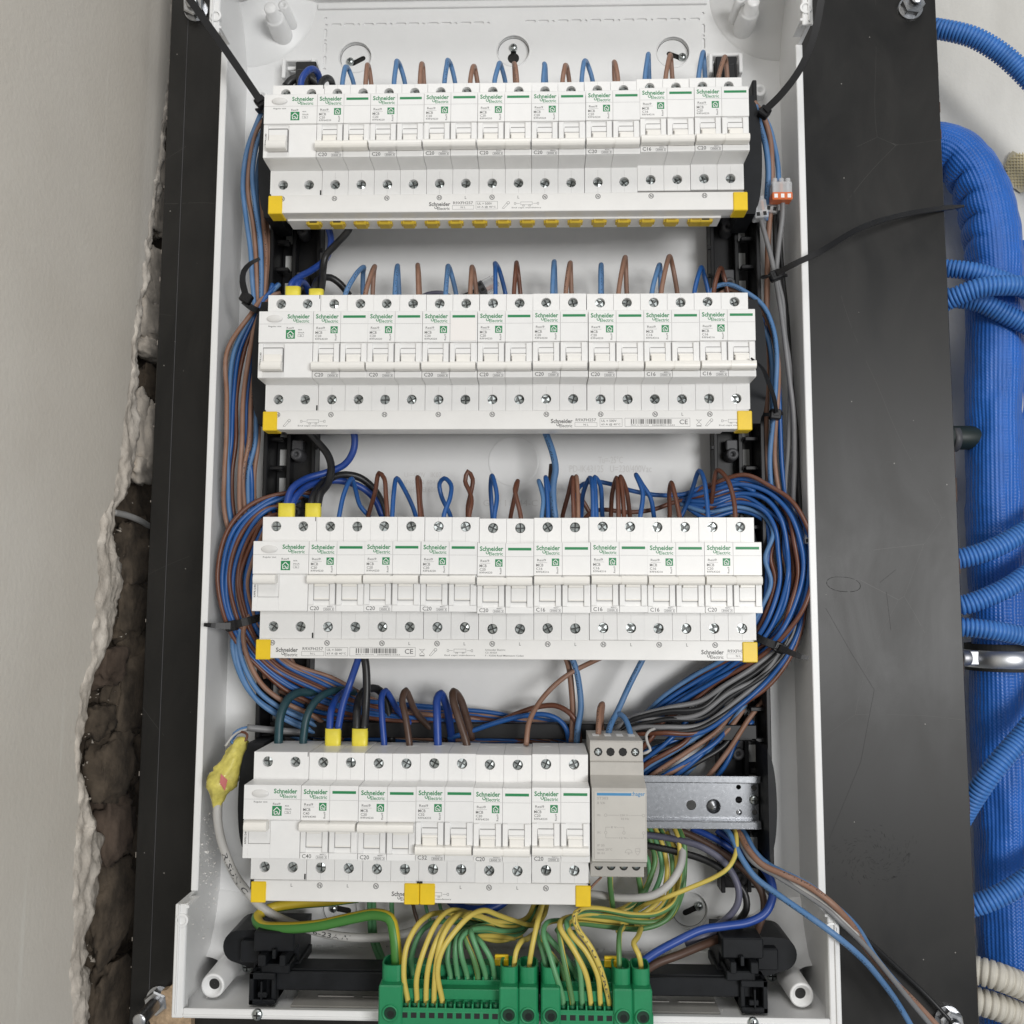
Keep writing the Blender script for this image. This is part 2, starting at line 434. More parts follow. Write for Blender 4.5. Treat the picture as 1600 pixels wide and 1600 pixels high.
# ------------------------------------------------------------------ the setting: plaster walls and the broken masonry
def wall_mat(name, c1, c2, rough=0.85, scale=9, streak=False, bump=0.12):
    M = mat(name, c1, rough, bump=bump, bscale=260)
    nt = M.node_tree; b = nt.nodes["Principled BSDF"]
    tc = nt.nodes.new("ShaderNodeTexCoord"); mp = nt.nodes.new("ShaderNodeMapping")
    mp.inputs["Scale"].default_value = (1, 1, 0.35) if streak else (1, 1, 1)
    nt.links.new(tc.outputs["Object"], mp.inputs["Vector"])
    n = nt.nodes.new("ShaderNodeTexNoise"); n.inputs["Scale"].default_value = scale; n.inputs["Detail"].default_value = 8; n.inputs["Roughness"].default_value = 0.6
    nt.links.new(mp.outputs[0], n.inputs["Vector"])
    r = nt.nodes.new("ShaderNodeValToRGB"); r.color_ramp.elements[0].position = 0.32; r.color_ramp.elements[1].position = 0.7
    r.color_ramp.elements[0].color = (*c1, 1); r.color_ramp.elements[1].color = (*c2, 1)
    nt.links.new(n.outputs["Fac"], r.inputs["Fac"])
    # fine trowel lines
    mp2 = nt.nodes.new("ShaderNodeMapping"); mp2.inputs["Scale"].default_value = (60, 60, 2.5)
    mp2.inputs["Rotation"].default_value = (math.radians(6), 0, 0)
    nt.links.new(tc.outputs["Object"], mp2.inputs["Vector"])
    n2 = nt.nodes.new("ShaderNodeTexNoise"); n2.inputs["Scale"].default_value = 1.0; n2.inputs["Detail"].default_value = 3
    nt.links.new(mp2.outputs[0], n2.inputs["Vector"])
    r2 = nt.nodes.new("ShaderNodeValToRGB"); r2.color_ramp.elements[0].position = 0.66; r2.color_ramp.elements[1].position = 0.78
    r2.color_ramp.elements[0].color = (0, 0, 0, 1); r2.color_ramp.elements[1].color = (0.34, 0.34, 0.34, 1)
    nt.links.new(n2.outputs["Fac"], r2.inputs["Fac"])
    mx = nt.nodes.new("ShaderNodeMix"); mx.data_type = 'RGBA'; mx.blend_type = 'MIX'
    mx.inputs["B"].default_value = (*[min(1, c*1.35) for c in c2], 1)
    nt.links.new(r2.outputs["Color"], mx.inputs["Factor"]); nt.links.new(r.outputs["Color"], mx.inputs["A"])
    nt.links.new(mx.outputs["Result"], b.inputs["Base Color"])
    return M
M_plaster = wall_mat("skim_plaster", (0.70, 0.65, 0.575), (0.81, 0.765, 0.69), scale=5, bump=0.22)
M_plaster_raw = wall_mat("raw_plaster_edge", (0.58, 0.52, 0.45), (0.76, 0.70, 0.62), scale=38, bump=0.7)
M_plaster_r = wall_mat("rough_grey_plaster", (0.56, 0.545, 0.51), (0.74, 0.725, 0.68), scale=13, streak=True, bump=0.4)
M_rubble = mat("old_masonry", (0.095, 0.073, 0.052), 0.95, vary=0.7, scale=34, bump=1.0, bscale=170)
M_brick = mat("dark_brick", (0.095, 0.068, 0.050), 0.9, vary=0.35, scale=60, bump=0.8, bscale=200)
M_mortar = mat("mortar_lumps", (0.47, 0.42, 0.36), 0.95, vary=0.25, scale=50, bump=0.8, bscale=160)

XW = -300.0
# broken edge of the skim plaster, read down the picture: px, py  (where the wall face stops)
EDGE = [(268,-60),(266,60),(262,140),(252,190),(250,235),(243,270),(240,310),(231,350),(226,395),(222,440),(216,470),(210,505),(205,540),(207,570),(201,600),(197,640),
        (192,680),(187,715),(182,750),(176,780),(162,800),(152,850),(153,900),(148,950),(144,1000),(140,1035),(127,1070),(122,1110),(117,1160),(117,1200),(121,1230),(124,1270),
        (117,1310),(116,1350),(113,1400),(117,1440),(113,1480),(109,1520),(112,1560),(114,1600),(112,1680)]
def onwall(px, py, X=XW):
    v = RX*((px-800)/FOC) + RY*((py-800)/FOC) + RZ
    return Vector(CAM) + v*((X-CAM[0])/v.x)
def edge_curve(E):
    pts = [onwall(*e) for e in E]
    out = []
    for a, b in zip(pts, pts[1:]):
        n = max(2, int((b-a).length/2.4))
        for i in range(n):
            p = a.lerp(b, i/n)
            p.y += 5*(noise.noise(Vector((p.z*.09, 3.1, 0)))) + 2.5*noise.noise(Vector((p.z*.3, 9.1, 0)))
            out.append(p)
    return out
ec = edge_curve(EDGE)
mb = MB(); n = len(ec)
v = [(XW, -1500, p.z) for p in ec] + [tuple((XW, p.y, p.z)) for p in ec]
v[0] = (XW, -1500, 700); v.append((XW, ec[0].y, 700))
v[n-1] = (XW, -1500, -1500); v.append((XW, ec[-1].y, -1500))
f = [(i, i+1, n+i+1, n+i) for i in range(n-1)] + [(0, n, 2*n), (n-1, 2*n+1, 2*n-1)]
mb.add(v, f)
wl = mb.build("wall", M_plaster); tag(wl, None, None, kind="structure")
wl.name = "plaster_wall"
# the torn lip of raw plaster: from the skimmed edge out to a ragged rim, then back into the wall
OUTER = [(269,-60),(267,60),(264,140),(256,190),(253,235),(247,270),(245,310),(236,350),(232,395),(228,440),(222,470),(216,505),(212,540),(213,570),(208,600),(213,640),(216,680),(213,715),(206,740),
         (192,775),(176,800),(177,850),(190,890),(191,915),(183,950),(178,975),(175,1000),(158,1030),(142,1070),(134,1110),(121,1160),(119,1200),(131,1230),(140,1262),(150,1290),(161,1312),(157,1350),
         (154,1382),(147,1425),(131,1455),(135,1480),(129,1500),(143,1530),(136,1565),(140,1600),(138,1680)]
ox = sorted((onwall(x, y, XW-7).z, onwall(x, y, XW-7).y) for x, y in OUTER)
def outer_y(z):
    for (z0, y0), (z1, y1) in zip(ox, ox[1:]):
        if z0 <= z <= z1: return y0 + (y1-y0)*(z-z0)/(z1-z0)
    return ox[0][1] if z < ox[0][0] else ox[-1][1]
mb = MB(); K = 24; ey = [p.y for p in ec]
for i, p in enumerate(ec):
    w0 = max(0, outer_y(p.z) - ey[i]); kw = min(1, w0/18); yo = max(ey[i] + 1.5, outer_y(p.z) + kw*(4*noise.noise(Vector((p.z*.12, 0, 3))) + 2.5*noise.noise(Vector((p.z*.45, 0, 8)))))
    for k in range(K):
        if k < K-4:
            t = k/(K-5); y = ey[i] + (yo-ey[i])*t; w = yo - ey[i]
            n_ = noise.fractal(Vector((y*.055, p.z*.045, 2)), 1.0, 2.0, 5)
            x = XW - 7*t**2.2 + (min(4, w*.10)*kw)*math.sin(math.pi*min(1, t*1.1))*(.6+n_) + ((2.2*noise.noise(Vector((y*.13, p.z*.10, 5))) + .9*noise.noise(Vector((y*.3, p.z*.26, 5))) + .35*noise.noise(Vector((y*.8, p.z*.8, 15)))) if k else 0)*min(1, w*.05)*kw
        else:
            t = (k-(K-5))/4; y = yo + 6*math.sin(t*math.pi*.5) + 5*t; x = XW - 7 - 22*t + 3*noise.noise(Vector((t*4, p.z*.12, 6)))
        mb.v.append((x if k else XW, y, p.z))
for i in range(n-1):
    for k in range(K-1):
        mb.f.append((i*K+k, (i+1)*K+k, (i+1)*K+k+1, i*K+k+1)); mb.sm.append(True); mb.mi.append(0)
o = mb.build("plaster_edge", M_plaster_raw, parent=wl)
# masonry behind the torn plaster: an uneven sheet running back beside the board, with stones in it
mb = MB(); ny, nz = 130, 420
for j in range(nz+1):
    z = 330 - 1150*j/nz
    for i in range(ny+1):
        y = -40 + 360*i/ny
        q_ = Vector((y*.020, z*.017, 2.2)); h = 10*noise.fractal(q_, 1.0, 2.0, 5) + 2.2*noise.ridged_multi_fractal(q_*2.4, 1.0, 2.2, 5, 1.0, 2.0) - 2 + 3*noise.fractal(q_*5, .8, 2.0, 4) + 2.2*noise.noise(Vector((y*.16, z*.13, 8)))
        mb.v.append((XW - 24 + h, y, z))
for j in range(nz):
    for i in range(ny):
        a = j*(ny+1)+i; mb.f.append((a, a+1, a+ny+2, a+ny+1)); mb.sm.append(True); mb.mi.append(0)
ru = mb.build("masonry_wall", M_rubble); tag(ru, None, None, kind="structure")
def lump(c, rx, ry, rz, seed, rough=.36, nu=34, nv=24):
    b = MB(); vv = []
    for j in range(nv+1):
        th = math.pi*j/nv
        for i in range(nu):
            ph = 2*math.pi*i/nu
            d = Vector((math.sin(th)*math.cos(ph), math.sin(th)*math.sin(ph), math.cos(th)))
            # squared-off body
            q = Vector([math.copysign(abs(x)**.7, x) for x in d]) * (1 + rough*noise.fractal(d*1.5 + Vector((seed, seed*.7, 0)), .8, 2.1, 6))
            vv.append((c[0]+q.x*rx, c[1]+q.y*ry, c[2]+q.z*rz))
    b.add(vv, [(j*nu+i, (j+1)*nu+i, (j+1)*nu+(i+1) % nu, j*nu+(i+1) % nu) for j in range(nv) for i in range(nu)], True)
    return b
for k, (px, py, rx, ry, rz, mm) in enumerate([(240,440,9,30,26,M_mortar),(236,505,9,32,24,M_mortar),(232,545,8,26,9,M_mortar),(232,600,6,20,14,M_rubble),(222,690,11,24,30,M_mortar),(218,730,10,26,14,M_mortar),(214,645,7,12,20,M_mortar),
        (205,870,9,28,30,M_rubble),(204,950,8,30,24,M_rubble),(160,1040,12,22,16,M_brick),(200,1080,8,34,40,M_rubble),(170,1200,11,30,26,M_rubble),
        (172,1295,12,26,27,M_brick),(196,1310,7,16,20,M_rubble),(170,1420,11,36,34,M_rubble),(172,1560,10,36,30,M_rubble),
        (150,1125,10,18,13,M_rubble),(248,270,7,20,22,M_mortar),(246,330,6,18,22,M_mortar)]):
    p = onwall(px, py, XW - (8 if mm is M_mortar else 14))
    lump(p, rx, ry, rz, k*1.7).build("stone", mm, parent=ru)
# right-hand background wall
mb = MB(); NX, NZ = 60, 130
for j in range(NZ+1):
    for i in range(NX+1):
        x, z = 250 + 900*i/NX, 600 - 1700*j/NZ
        mb.v.append((x, 205 + 2.2*noise.fractal(Vector((x*.012, z*.012, 4)), 1, 2, 5), z))
for j in range(NZ):
    for i in range(NX):
        a = j*(NX+1)+i; mb.f.append((a, a+NX+1, a+NX+2, a+1)); mb.sm.append(True); mb.mi.append(0)
wr = mb.build("rear_wall", M_plaster_r); tag(wr, None, None, kind="structure")
# dark back of the recess behind the board
mb = MB(); mb.box(-420, 252, 300, 310, -1200, 600)
tag(mb.build("recess_wall", M_rubble), None, None, kind="structure")
# patch of reinforcing mesh showing in the plaster
M_patch = mat("mesh_filler", (0.50, 0.45, 0.33), 0.9, vary=0.2, scale=80, bump=0.5)
pc = at(1592, 266, 200)
pt = thing("mesh_patch", "cream patch of square reinforcing mesh in the grey plaster right of the blue sleeve", "mesh patch", pc)
mb = MB(); ring_ = []
for i in range(22):
    a = 2*math.pi*i/22; r = 15 + 2.5*math.sin(3*a+1) + 1.5*math.sin(7*a)
    ring_.append((pc.x + 4 + r*math.cos(a)*1.05, pc.z + r*1.15*math.sin(a)))
mb.geo(fill(ring_, [], 1.0), lambda u, v_, w: (u, 201.8+w, v_)); mb.build("filler", M_patch, pt)
mb = MB()
for i in range(-5, 7):
    u = i*2.8; hw = math.sqrt(max(0, 15.5**2 - (u-2)**2))
    if hw > 2:
        mb.box(pc.x+4+u-2-.35, pc.x+4+u-2+.35, 200.6, 201.3, pc.z-hw*1.12, pc.z+hw*1.1)
        mb.box(pc.x+4-hw, pc.x+4+hw, 200.4, 201.1, pc.z+u-2-.35, pc.z+u-2+.35)
mb.build("mesh_threads", mat("mesh_thread", (0.58, 0.50, 0.30), 0.8), pt)["kind"] = "stuff"
# ------------------------------------------------------------------ black phenolic-faced board
Mb = mat("phenolic_board", (0.014, 0.0135, 0.013), 0.46, rvary=0.0, bump=0.03, bscale=1200, spec=0.42)
nt = Mb.node_tree; b_ = nt.nodes["Principled BSDF"]; tc = nt.nodes.new("ShaderNodeTexCoord")
n1 = nt.nodes.new("ShaderNodeTexNoise"); n1.inputs["Scale"].default_value = 14; n1.inputs["Detail"].default_value = 9; n1.inputs["Roughness"].default_value = 0.6; n1.inputs["Distortion"].default_value = 0.6
mpb = nt.nodes.new("ShaderNodeMapping"); mpb.inputs["Scale"].default_value = (1.5, 1, .7); nt.links.new(tc.outputs["Object"], mpb.inputs["Vector"]); nt.links.new(mpb.outputs[0], n1.inputs["Vector"])
mr = nt.nodes.new("ShaderNodeMapRange"); mr.inputs["From Min"].default_value = .3; mr.inputs["From Max"].default_value = .72; mr.inputs["To Min"].default_value = 0.38; mr.inputs["To Max"].default_value = 0.46
nt.links.new(n1.outputs["Fac"], mr.inputs["Value"]); nt.links.new(mr.outputs["Result"], b_.inputs["Roughness"])
r1 = nt.nodes.new("ShaderNodeValToRGB"); r1.color_ramp.elements[0].position = .35; r1.color_ramp.elements[1].position = .8
r1.color_ramp.elements[0].color = (0.0045, 0.0042, 0.0038, 1); r1.color_ramp.elements[1].color = (0.017, 0.0155, 0.0135, 1)
nt.links.new(n1.outputs["Fac"], r1.inputs["Fac"])
vo = nt.nodes.new("ShaderNodeTexVoronoi"); vo.inputs["Scale"].default_value = 130; vo.inputs["Randomness"].default_value = 1
nt.links.new(tc.outputs["Object"], vo.inputs["Vector"])
lt = nt.nodes.new("ShaderNodeMath"); lt.operation = 'LESS_THAN'; lt.inputs[1].default_value = 0.06
nt.links.new(vo.outputs["Distance"], lt.inputs[0])
gs = nt.nodes.new("ShaderNodeSeparateColor"); nt.links.new(vo.outputs["Color"], gs.inputs[0])
g2 = nt.nodes.new("ShaderNodeMath"); g2.operation = 'GREATER_THAN'; g2.inputs[1].default_value = 0.90
nt.links.new(gs.outputs[0], g2.inputs[0])
mm_ = nt.nodes.new("ShaderNodeMath"); mm_.operation = 'MULTIPLY'
nt.links.new(lt.outputs[0], mm_.inputs[0]); nt.links.new(g2.outputs[0], mm_.inputs[1])
# long hairline scratches
w1 = nt.nodes.new("ShaderNodeTexVoronoi"); w1.feature = 'DISTANCE_TO_EDGE'; w1.inputs["Scale"].default_value = 5.5
nw = nt.nodes.new("ShaderNodeTexNoise"); nw.inputs["Scale"].default_value = 3
nt.links.new(tc.outputs["Object"], nw.inputs["Vector"])
va = nt.nodes.new("ShaderNodeVectorMath"); va.operation = 'MULTIPLY_ADD'; va.inputs[1].default_value = (.08, .08, .08)
nt.links.new(nw.outputs["Color"], va.inputs[0]); nt.links.new(tc.outputs["Object"], va.inputs[2]); nt.links.new(va.outputs[0], w1.inputs["Vector"])
lw = nt.nodes.new("ShaderNodeMath"); lw.operation = 'LESS_THAN'; lw.inputs[1].default_value = 0.0004
nt.links.new(w1.outputs["Distance"], lw.inputs[0])
gn = nt.nodes.new("ShaderNodeMath"); gn.operation = 'GREATER_THAN'; gn.inputs[1].default_value = .52
nt.links.new(n1.outputs["Fac"], gn.inputs[0])
ms = nt.nodes.new("ShaderNodeMath"); ms.operation = 'MULTIPLY'; nt.links.new(lw.outputs[0], ms.inputs[0]); nt.links.new(gn.outputs[0], ms.inputs[1])
mxa = nt.nodes.new("ShaderNodeMix"); mxa.data_type = 'RGBA'; mxa.inputs["B"].default_value = (.045, .043, .04, 1)
nt.links.new(ms.outputs[0], mxa.inputs["Factor"]); nt.links.new(r1.outputs["Color"], mxa.inputs["A"])
mxb = nt.nodes.new("ShaderNodeMix"); mxb.data_type = 'RGBA'; mxb.inputs["B"].default_value = (.25, .24, .22, 1)
nt.links.new(mm_.outputs[0], mxb.inputs["Factor"]); nt.links.new(mxa.outputs["Result"], mxb.inputs["A"])
nt.links.new(mxb.outputs["Result"], b_.inputs["Base Color"])
M_ply = mat("splintered_plywood", (0.42, 0.30, 0.19), 0.9, vary=0.4, scale=120, bump=1.0, bscale=400)
M_plydark = mat("plywood_edge", (0.12, 0.065, 0.04), 0.85, vary=0.4, scale=90)
board = thing("mounting_board", "black phenolic-faced plywood board that the white enclosure is fixed to", "board", (30, 100, -800))
mb = MB(); mb.box(-276.5, 336.5, 91.6, 110, -800, 330, 0.6); mb.build("panel", Mb, board)
mb = MB(); z = 325
while z > -795:                                            # chipped veneer along the right edge
    h = random.uniform(3, 22)
    w_ = random.uniform(.1, .7) if random.random() < .9 else random.uniform(.8, 1.6)
    mb.box(336.4, 336.5 + w_, 92.2 + random.uniform(0, 2), 109, z-h, z, 0.2); z -= h + random.uniform(0.3, 12)
mb.build("chipped_edge", M_plydark, board)["kind"] = "stuff"
mb = MB(); z = 325
while z > -795:
    h = random.uniform(1, 8); mb.box(-276.9 - random.uniform(0, .5), -276.5, 92.2, 92.6+random.uniform(0, .5), z-h*.5, z); z -= h + random.uniform(12, 70)
mb.build("splinter", mat("pale_splinter", (0.26, 0.23, 0.2), 0.9), board)["kind"] = "stuff"
mb = MB(); mb.box(-262.5, -262.1, 91.35, 91.62, -800, 330); mb.build("scribed_line", M_grey_in, board)
# rubbed marks: a shoe-shaped ring, hairline swipes and a smeared patch
M_scuff = mat("scuff", (0.007, 0.0065, 0.006), 0.55, spec=.34)
sc_ = Print(91.57); c0 = at(1318, 913, 91.6)
for k in range(40):
    if k % 13 == 5: continue
    a0, a1 = 2*math.pi*k/40, 2*math.pi*(k+1)/40
    f_ = lambda a: (c0.x + 12.5*math.copysign(abs(math.cos(a))**.8, math.cos(a)), c0.z + 5.4*math.sin(a) - 1.2*math.cos(a))
    sc_.line(*f_(a0), *f_(a1), random.uniform(.25, .6))
rs = random.Random(11); c1 = at(1362, 1340, 91.6)
for _ in range(150):
    a = rs.uniform(0, 2*math.pi); r = abs(rs.gauss(15, 6)); x, z = c1.x + r*math.cos(a)*1.3, c1.z + r*math.sin(a)*.8; t_ = a + rs.uniform(.6, 1.4)
    L = rs.uniform(.6, 3.2); sc_.line(x, z, x + L*math.cos(t_), z + L*math.sin(t_), rs.uniform(.15, .5))
for (xa, ya), (xb, yb) in (((1290,950),(1330,1020)),((1330,1020),(1366,1078)),((1366,1078),(1345,1190)),((1345,1190),(1296,1310)),((1385,925),(1392,985)),((1375,910),(1400,890))):
    A, B_ = at(xa, ya, 91.6), at(xb, yb, 91.6); sc_.line(A.x, A.z, B_.x, B_.z, .22)
sc_.build("scuff", M_scuff, board)["kind"] = "stuff"
# crumbs of plaster and mortar lodged in the broken wall
mb = MB(); rs = random.Random(5)
for _ in range(420):
    px, py = rs.uniform(150, 235), rs.uniform(300, 1600)
    px = rs.uniform(0, 1)*75 + (245 - py*.078) - 45
    c = onwall(px, py, XW - rs.uniform(9, 15)); r = rs.choice((.5, .8, .8, 1.2, 1.8, 2.6))
    v = [c + Vector((rs.uniform(-1,1), rs.uniform(-1,1), rs.uniform(-1,1))).normalized()*r for _ in range(5)]
    mb.add(v, [(0,1,2),(0,2,3),(0,3,1),(1,3,2),(0,1,4),(1,2,4),(2,0,4)])
mb.build("crumbs", M_mortar, ru)["kind"] = "stuff"
# scrap of broken plywood at the lower left
p0 = at(262, 1590, 88)
sc = [(230,1580),(238,1602),(250,1650),(300,1660),(300,1530),(288,1533),(280,1538),(272,1536),(262,1545),(254,1547),(250,1560),(262,1572),(250,1578),(240,1575)]
mb = MB(); mb.geo(fill([(at(x, y, 86).x, at(x, y, 86).z) for x, y in sc], [], 7), lambda u, v_, w: (u, 87.8+w, v_))
o = mb.build("plywood_scrap", M_ply, org=(p0.x, 90, p0.z)); tag(o, "splintered pale plywood offcut behind the bolt at the lower left enclosure corner", "wood scrap")
# hexagon nuts on threaded studs
def bolt(px, py, tip, label):
    c = at(px, py, 84); t = thing("hex_bolt", label, "bolt", (c.x, 91.6, c.z), "bolts that hold the black board")
    b = MB(); b.lathe((c.x, 0, c.z), [(0.1, 91.5), (9.6, 91.5), (9.6, 90), (0.1, 90)], 24, smooth=False); b.build("washer", M_bolt, t)
    b = MB(); r0 = random.random()
    hexa = [(c.x + 8.9*math.cos(r0+i*math.pi/3), c.z + 8.9*math.sin(r0+i*math.pi/3)) for i in range(6)]
    h2 = [(c.x + 7.8*math.cos(r0+i*math.pi/3), c.z + 7.8*math.sin(r0+i*math.pi/3)) for i in range(6)]
    vv = [(a, 90, d) for a, d in hexa] + [(a, 83.5, d) for a, d in hexa] + [(a, 82.4, d) for a, d in h2]
    b.add(vv, [(i, (i+1) % 6, 6+(i+1) % 6, 6+i) for i in range(6)] + [(6+i, 6+(i+1) % 6, 12+(i+1) % 6, 12+i) for i in range(6)] + [tuple(12+i for i in range(6))])
    b.build("nut", M_bolt, t)
    b = MB(); pr = []; y = 83
    while y > 82.4 - tip: pr += [(4.9, y), (4.3, y-.5)]; y -= 1.0
    b.lathe((c.x, 0, c.z), pr + [(3.6, y), (0.05, y)], 16); b.build("threaded_stud", M_bolt, t)
bolt(302, 8, 3, "zinc hexagon nut under the cable tie at the upper left of the black board")
bolt(1428, 4, 5, "zinc hexagon nut near the upper right corner of the black board")
bolt(243, 1568, 26, "long zinc stud and nut beside the splintered plywood at lower left")
bolt(1488, 1600, 6, "zinc nut at the lower right where the loose outgoing wires end")
# ------------------------------------------------------------------ the white enclosure
enc = thing("electrical_enclosure", "open white plastic distribution enclosure, four rows high, fixed on the black board", "enclosure", (0, 91, -583))
XI = 211.0; ZT, ZB = 160.0, -583.0
holes = []
def hrow(z, x0, x1, first):
    x = x0; k = first
    while x < x1 - 3:
        if k % 3 == 0: holes.append(circ(x+1.1, z, 1.1, 10)); x += 4.9
        else: holes.append(slot(x, x+8.4, z-1.25, z+1.25)); x += 10.3 if k % 3 == 1 else 10.8
        k += 1
hrow(141, -149.5, -16, 0); hrow(141.8, 11, 152, 1)
for X in (-149, 152):
    holes.append(circ(X, 146.8, 1.1, 10))
    for z0, z1 in ((130, 138), (117, 126), (107, 115)): holes.append(slot(X-1.25, X+1.25, z0, z1))
    for z in (127.9, 104): holes.append(circ(X, z, 1.1, 10))
hrow(-567.4, -140, 152, 0)
for z0, z1 in ((-552, -543), (-565, -555)): holes.append(slot(151, 153.5, z0, z1))
REC = [(-124.4, 113.6), (1.6, 117.4), (127.9, 114.6), (131.5, -539.3), (-122.6, -542.2)]
for x, z in REC: holes.append(circ(x, z, 12.6, 36))
mb = MB(); mb.geo(fill(rect(-XI, XI, ZB, ZT), holes, 2.2), lambda u, v, w: (u, 88.1+w, v)); mb.build("back_plate", M_plastic, enc)
# knock-out floors a little behind the slots, and fixing recesses with their long holes
mb = MB(); inner = [circ(x, z, 12.55, 36) for x, z in REC]
mb.geo(fill(rect(-XI, XI, ZB, ZT), inner, 0.6), lambda u, v, w: (u, 88.6+w, v)); mb.build("knockout_layer", M_plastic, enc)
for k, (x, z) in enumerate(REC):
    if k == 1:
        kh = [(x + 4.6*math.cos(a), z - 4.2 + 4.6*math.sin(a)) for a in [math.radians(118 + 304*i/16) for i in range(17)]] + [(x+2.2, z+3.5), (x-2.2, z+3.5)]
        hole = kh
    else:
        a = math.radians({0: 28, 2: -22, 3: 25, 4: -10}[k]); hole = []
        for u, v in slot(-6.5, 6.5, -2.1, 2.1, 6): hole.append((x + 1.5 + u*math.cos(a) - v*math.sin(a), z - 1 + u*math.sin(a) + v*math.cos(a)))
    mb = MB(); mb.geo(fill(circ(x, z, 12.2, 36), [hole], 0.5), lambda u, v, w: (u, 90.7+w, v))
    mb.lathe((x, 0, z), [(12.6, 87.1), (12.6, 90.6)], 36); mb.build("fixing_recess", M_plastic, enc)
    mb = MB(); mb.lathe((x, 0, z), [(13.6, 87.0), (13.3, 86.5), (12.7, 86.5), (12.6, 87.0)], 36); mb.build("recess_rim", M_plastic, enc)
    sx, sz = {0: (-4.5, -2.2), 1: (0, 4), 2: (7.6, -2.8), 3: (7, 2.2), 4: (-5, 0)}[k]
    mb = MB(); mb.lathe((x+sx, 0, z+sz), [(0.05, 87.2), (2.0, 87.4), (3.0, 88.5), (3.1, 90.2)], 16); sc_ = mb.build("fixing_screw", M_screw, enc)
    mb = MB(); mb.box(x+sx-1.7, x+sx+1.7, 87.0, 87.5, z+sz-.35, z+sz+.35).box(x+sx-.35, x+sx+.35, 87.02, 87.5, z+sz-1.7, z+sz+1.7); mb.build("cross_slot", M_dark, sc_, org=(0, 91, -583))
# side, top and bottom walls: low rim in the middle, high at the four corners
RIM, RC = 38.0, 12.0
side = [(88, ZB), (RC, ZB), (RC, -515), (RIM, -515), (RIM, 88), (RC, 88), (RC, ZT), (88, ZT)]
for sgn in (-1, 1):
    mb = MB(); mb.geo(fill(side, [], 2.6), lambda u, v, w, s=sgn: (s*(XI+1.3)+w, u, v)); mb.build("side_wall", M_plastic, enc)
    mb = MB(); a, b = sorted((sgn*(XI-2.0), sgn*(XI+2.9))); mb.box(a, b, RIM-1.6, RIM+.1, -514.6, 87.6, .5); mb.build("rim", M_plastic, enc)
    for z0, z1 in ((ZB, -514.7), (87.7, ZT+3)):
        mb = MB(); a, b = sorted((sgn*(XI-4.5), sgn*(XI+2.9))); mb.box(a, b, RC-1.8, RC, z0-2.5, z1, .6)
        a, b = sorted((sgn*(XI-4.5), sgn*(XI-3.2))); mb.box(a, b, RC, RC+7, z0, z1, .3)
        a, b = sorted((sgn*(XI-.6), sgn*(XI+.4))); mb.box(a, b, RC-3.0, RC-1.7, z0, z1, .2)
        mb.build("rim", M_plastic, enc)
    for zz, s2 in ((-515.5, -1), (88.5, 1)):               # little hinge sockets where the rim steps
        mb = MB(); mb.lathe((sgn*(XI-2), 0, zz+s2*9), [(4.2, 11.9), (4.2, 9.4), (2.9, 9.2), (2.9, 14)], 18, smooth=False)
        mb.box(sgn*(XI-2)-4, sgn*(XI-2)+4, 10.5, 30, zz + (0 if s2 > 0 else -2), zz + (2 if s2 > 0 else 0), .3); mb.build("hinge_socket", M_plastic, enc)
mb = MB(); mb.box(-XI-2.6, XI+2.6, RC, 89, ZB-2.6, ZB, .2); mb.build("bottom_wall", M_plastic, enc)
mb = MB(); mb.box(-XI+4.6, XI-4.6, RC-1.8, RC, ZB-2.4, ZB+3.5, .5); mb.box(-XI+4.6, XI-4.6, RC-2.6, RC-1.7, ZB-1.0, ZB+.2, .2); mb.build("rim", M_plastic, enc)
mb = MB(); mb.box(-XI-2.6, XI+2.6, RC, 89, ZT, ZT+2.6, .2); mb.build("top_wall", M_plastic, enc)
mb = MB(); mb.box(-155, 155, 84.6, 87.0, 153.5, 158, .4); mb.build("top_ledge", M_plastic, enc)
# cable entry plate in the bottom wall with its moulded lines
M_entry = mat("shaded_entry_plate", (0.40, 0.385, 0.36), 0.5, vary=0.1, scale=40)  # grey puts the shade on the enclosure floor into the plate's colour
mb = MB(); mb.box(-140, 140, 22, 80, ZB+.2, ZB+1.4, .3); ep = mb.build("entry_plate", M_entry, enc)
mb = MB()
for x in range(-125, 125, 30):
    for y in (36, 52, 66): mb.box(x, x+24, y, y+.9, ZB+1.3, ZB+2.0)
mb.build("entry_ridge", M_entry, ep, org=(0, 91, -583))["kind"] = "stuff"
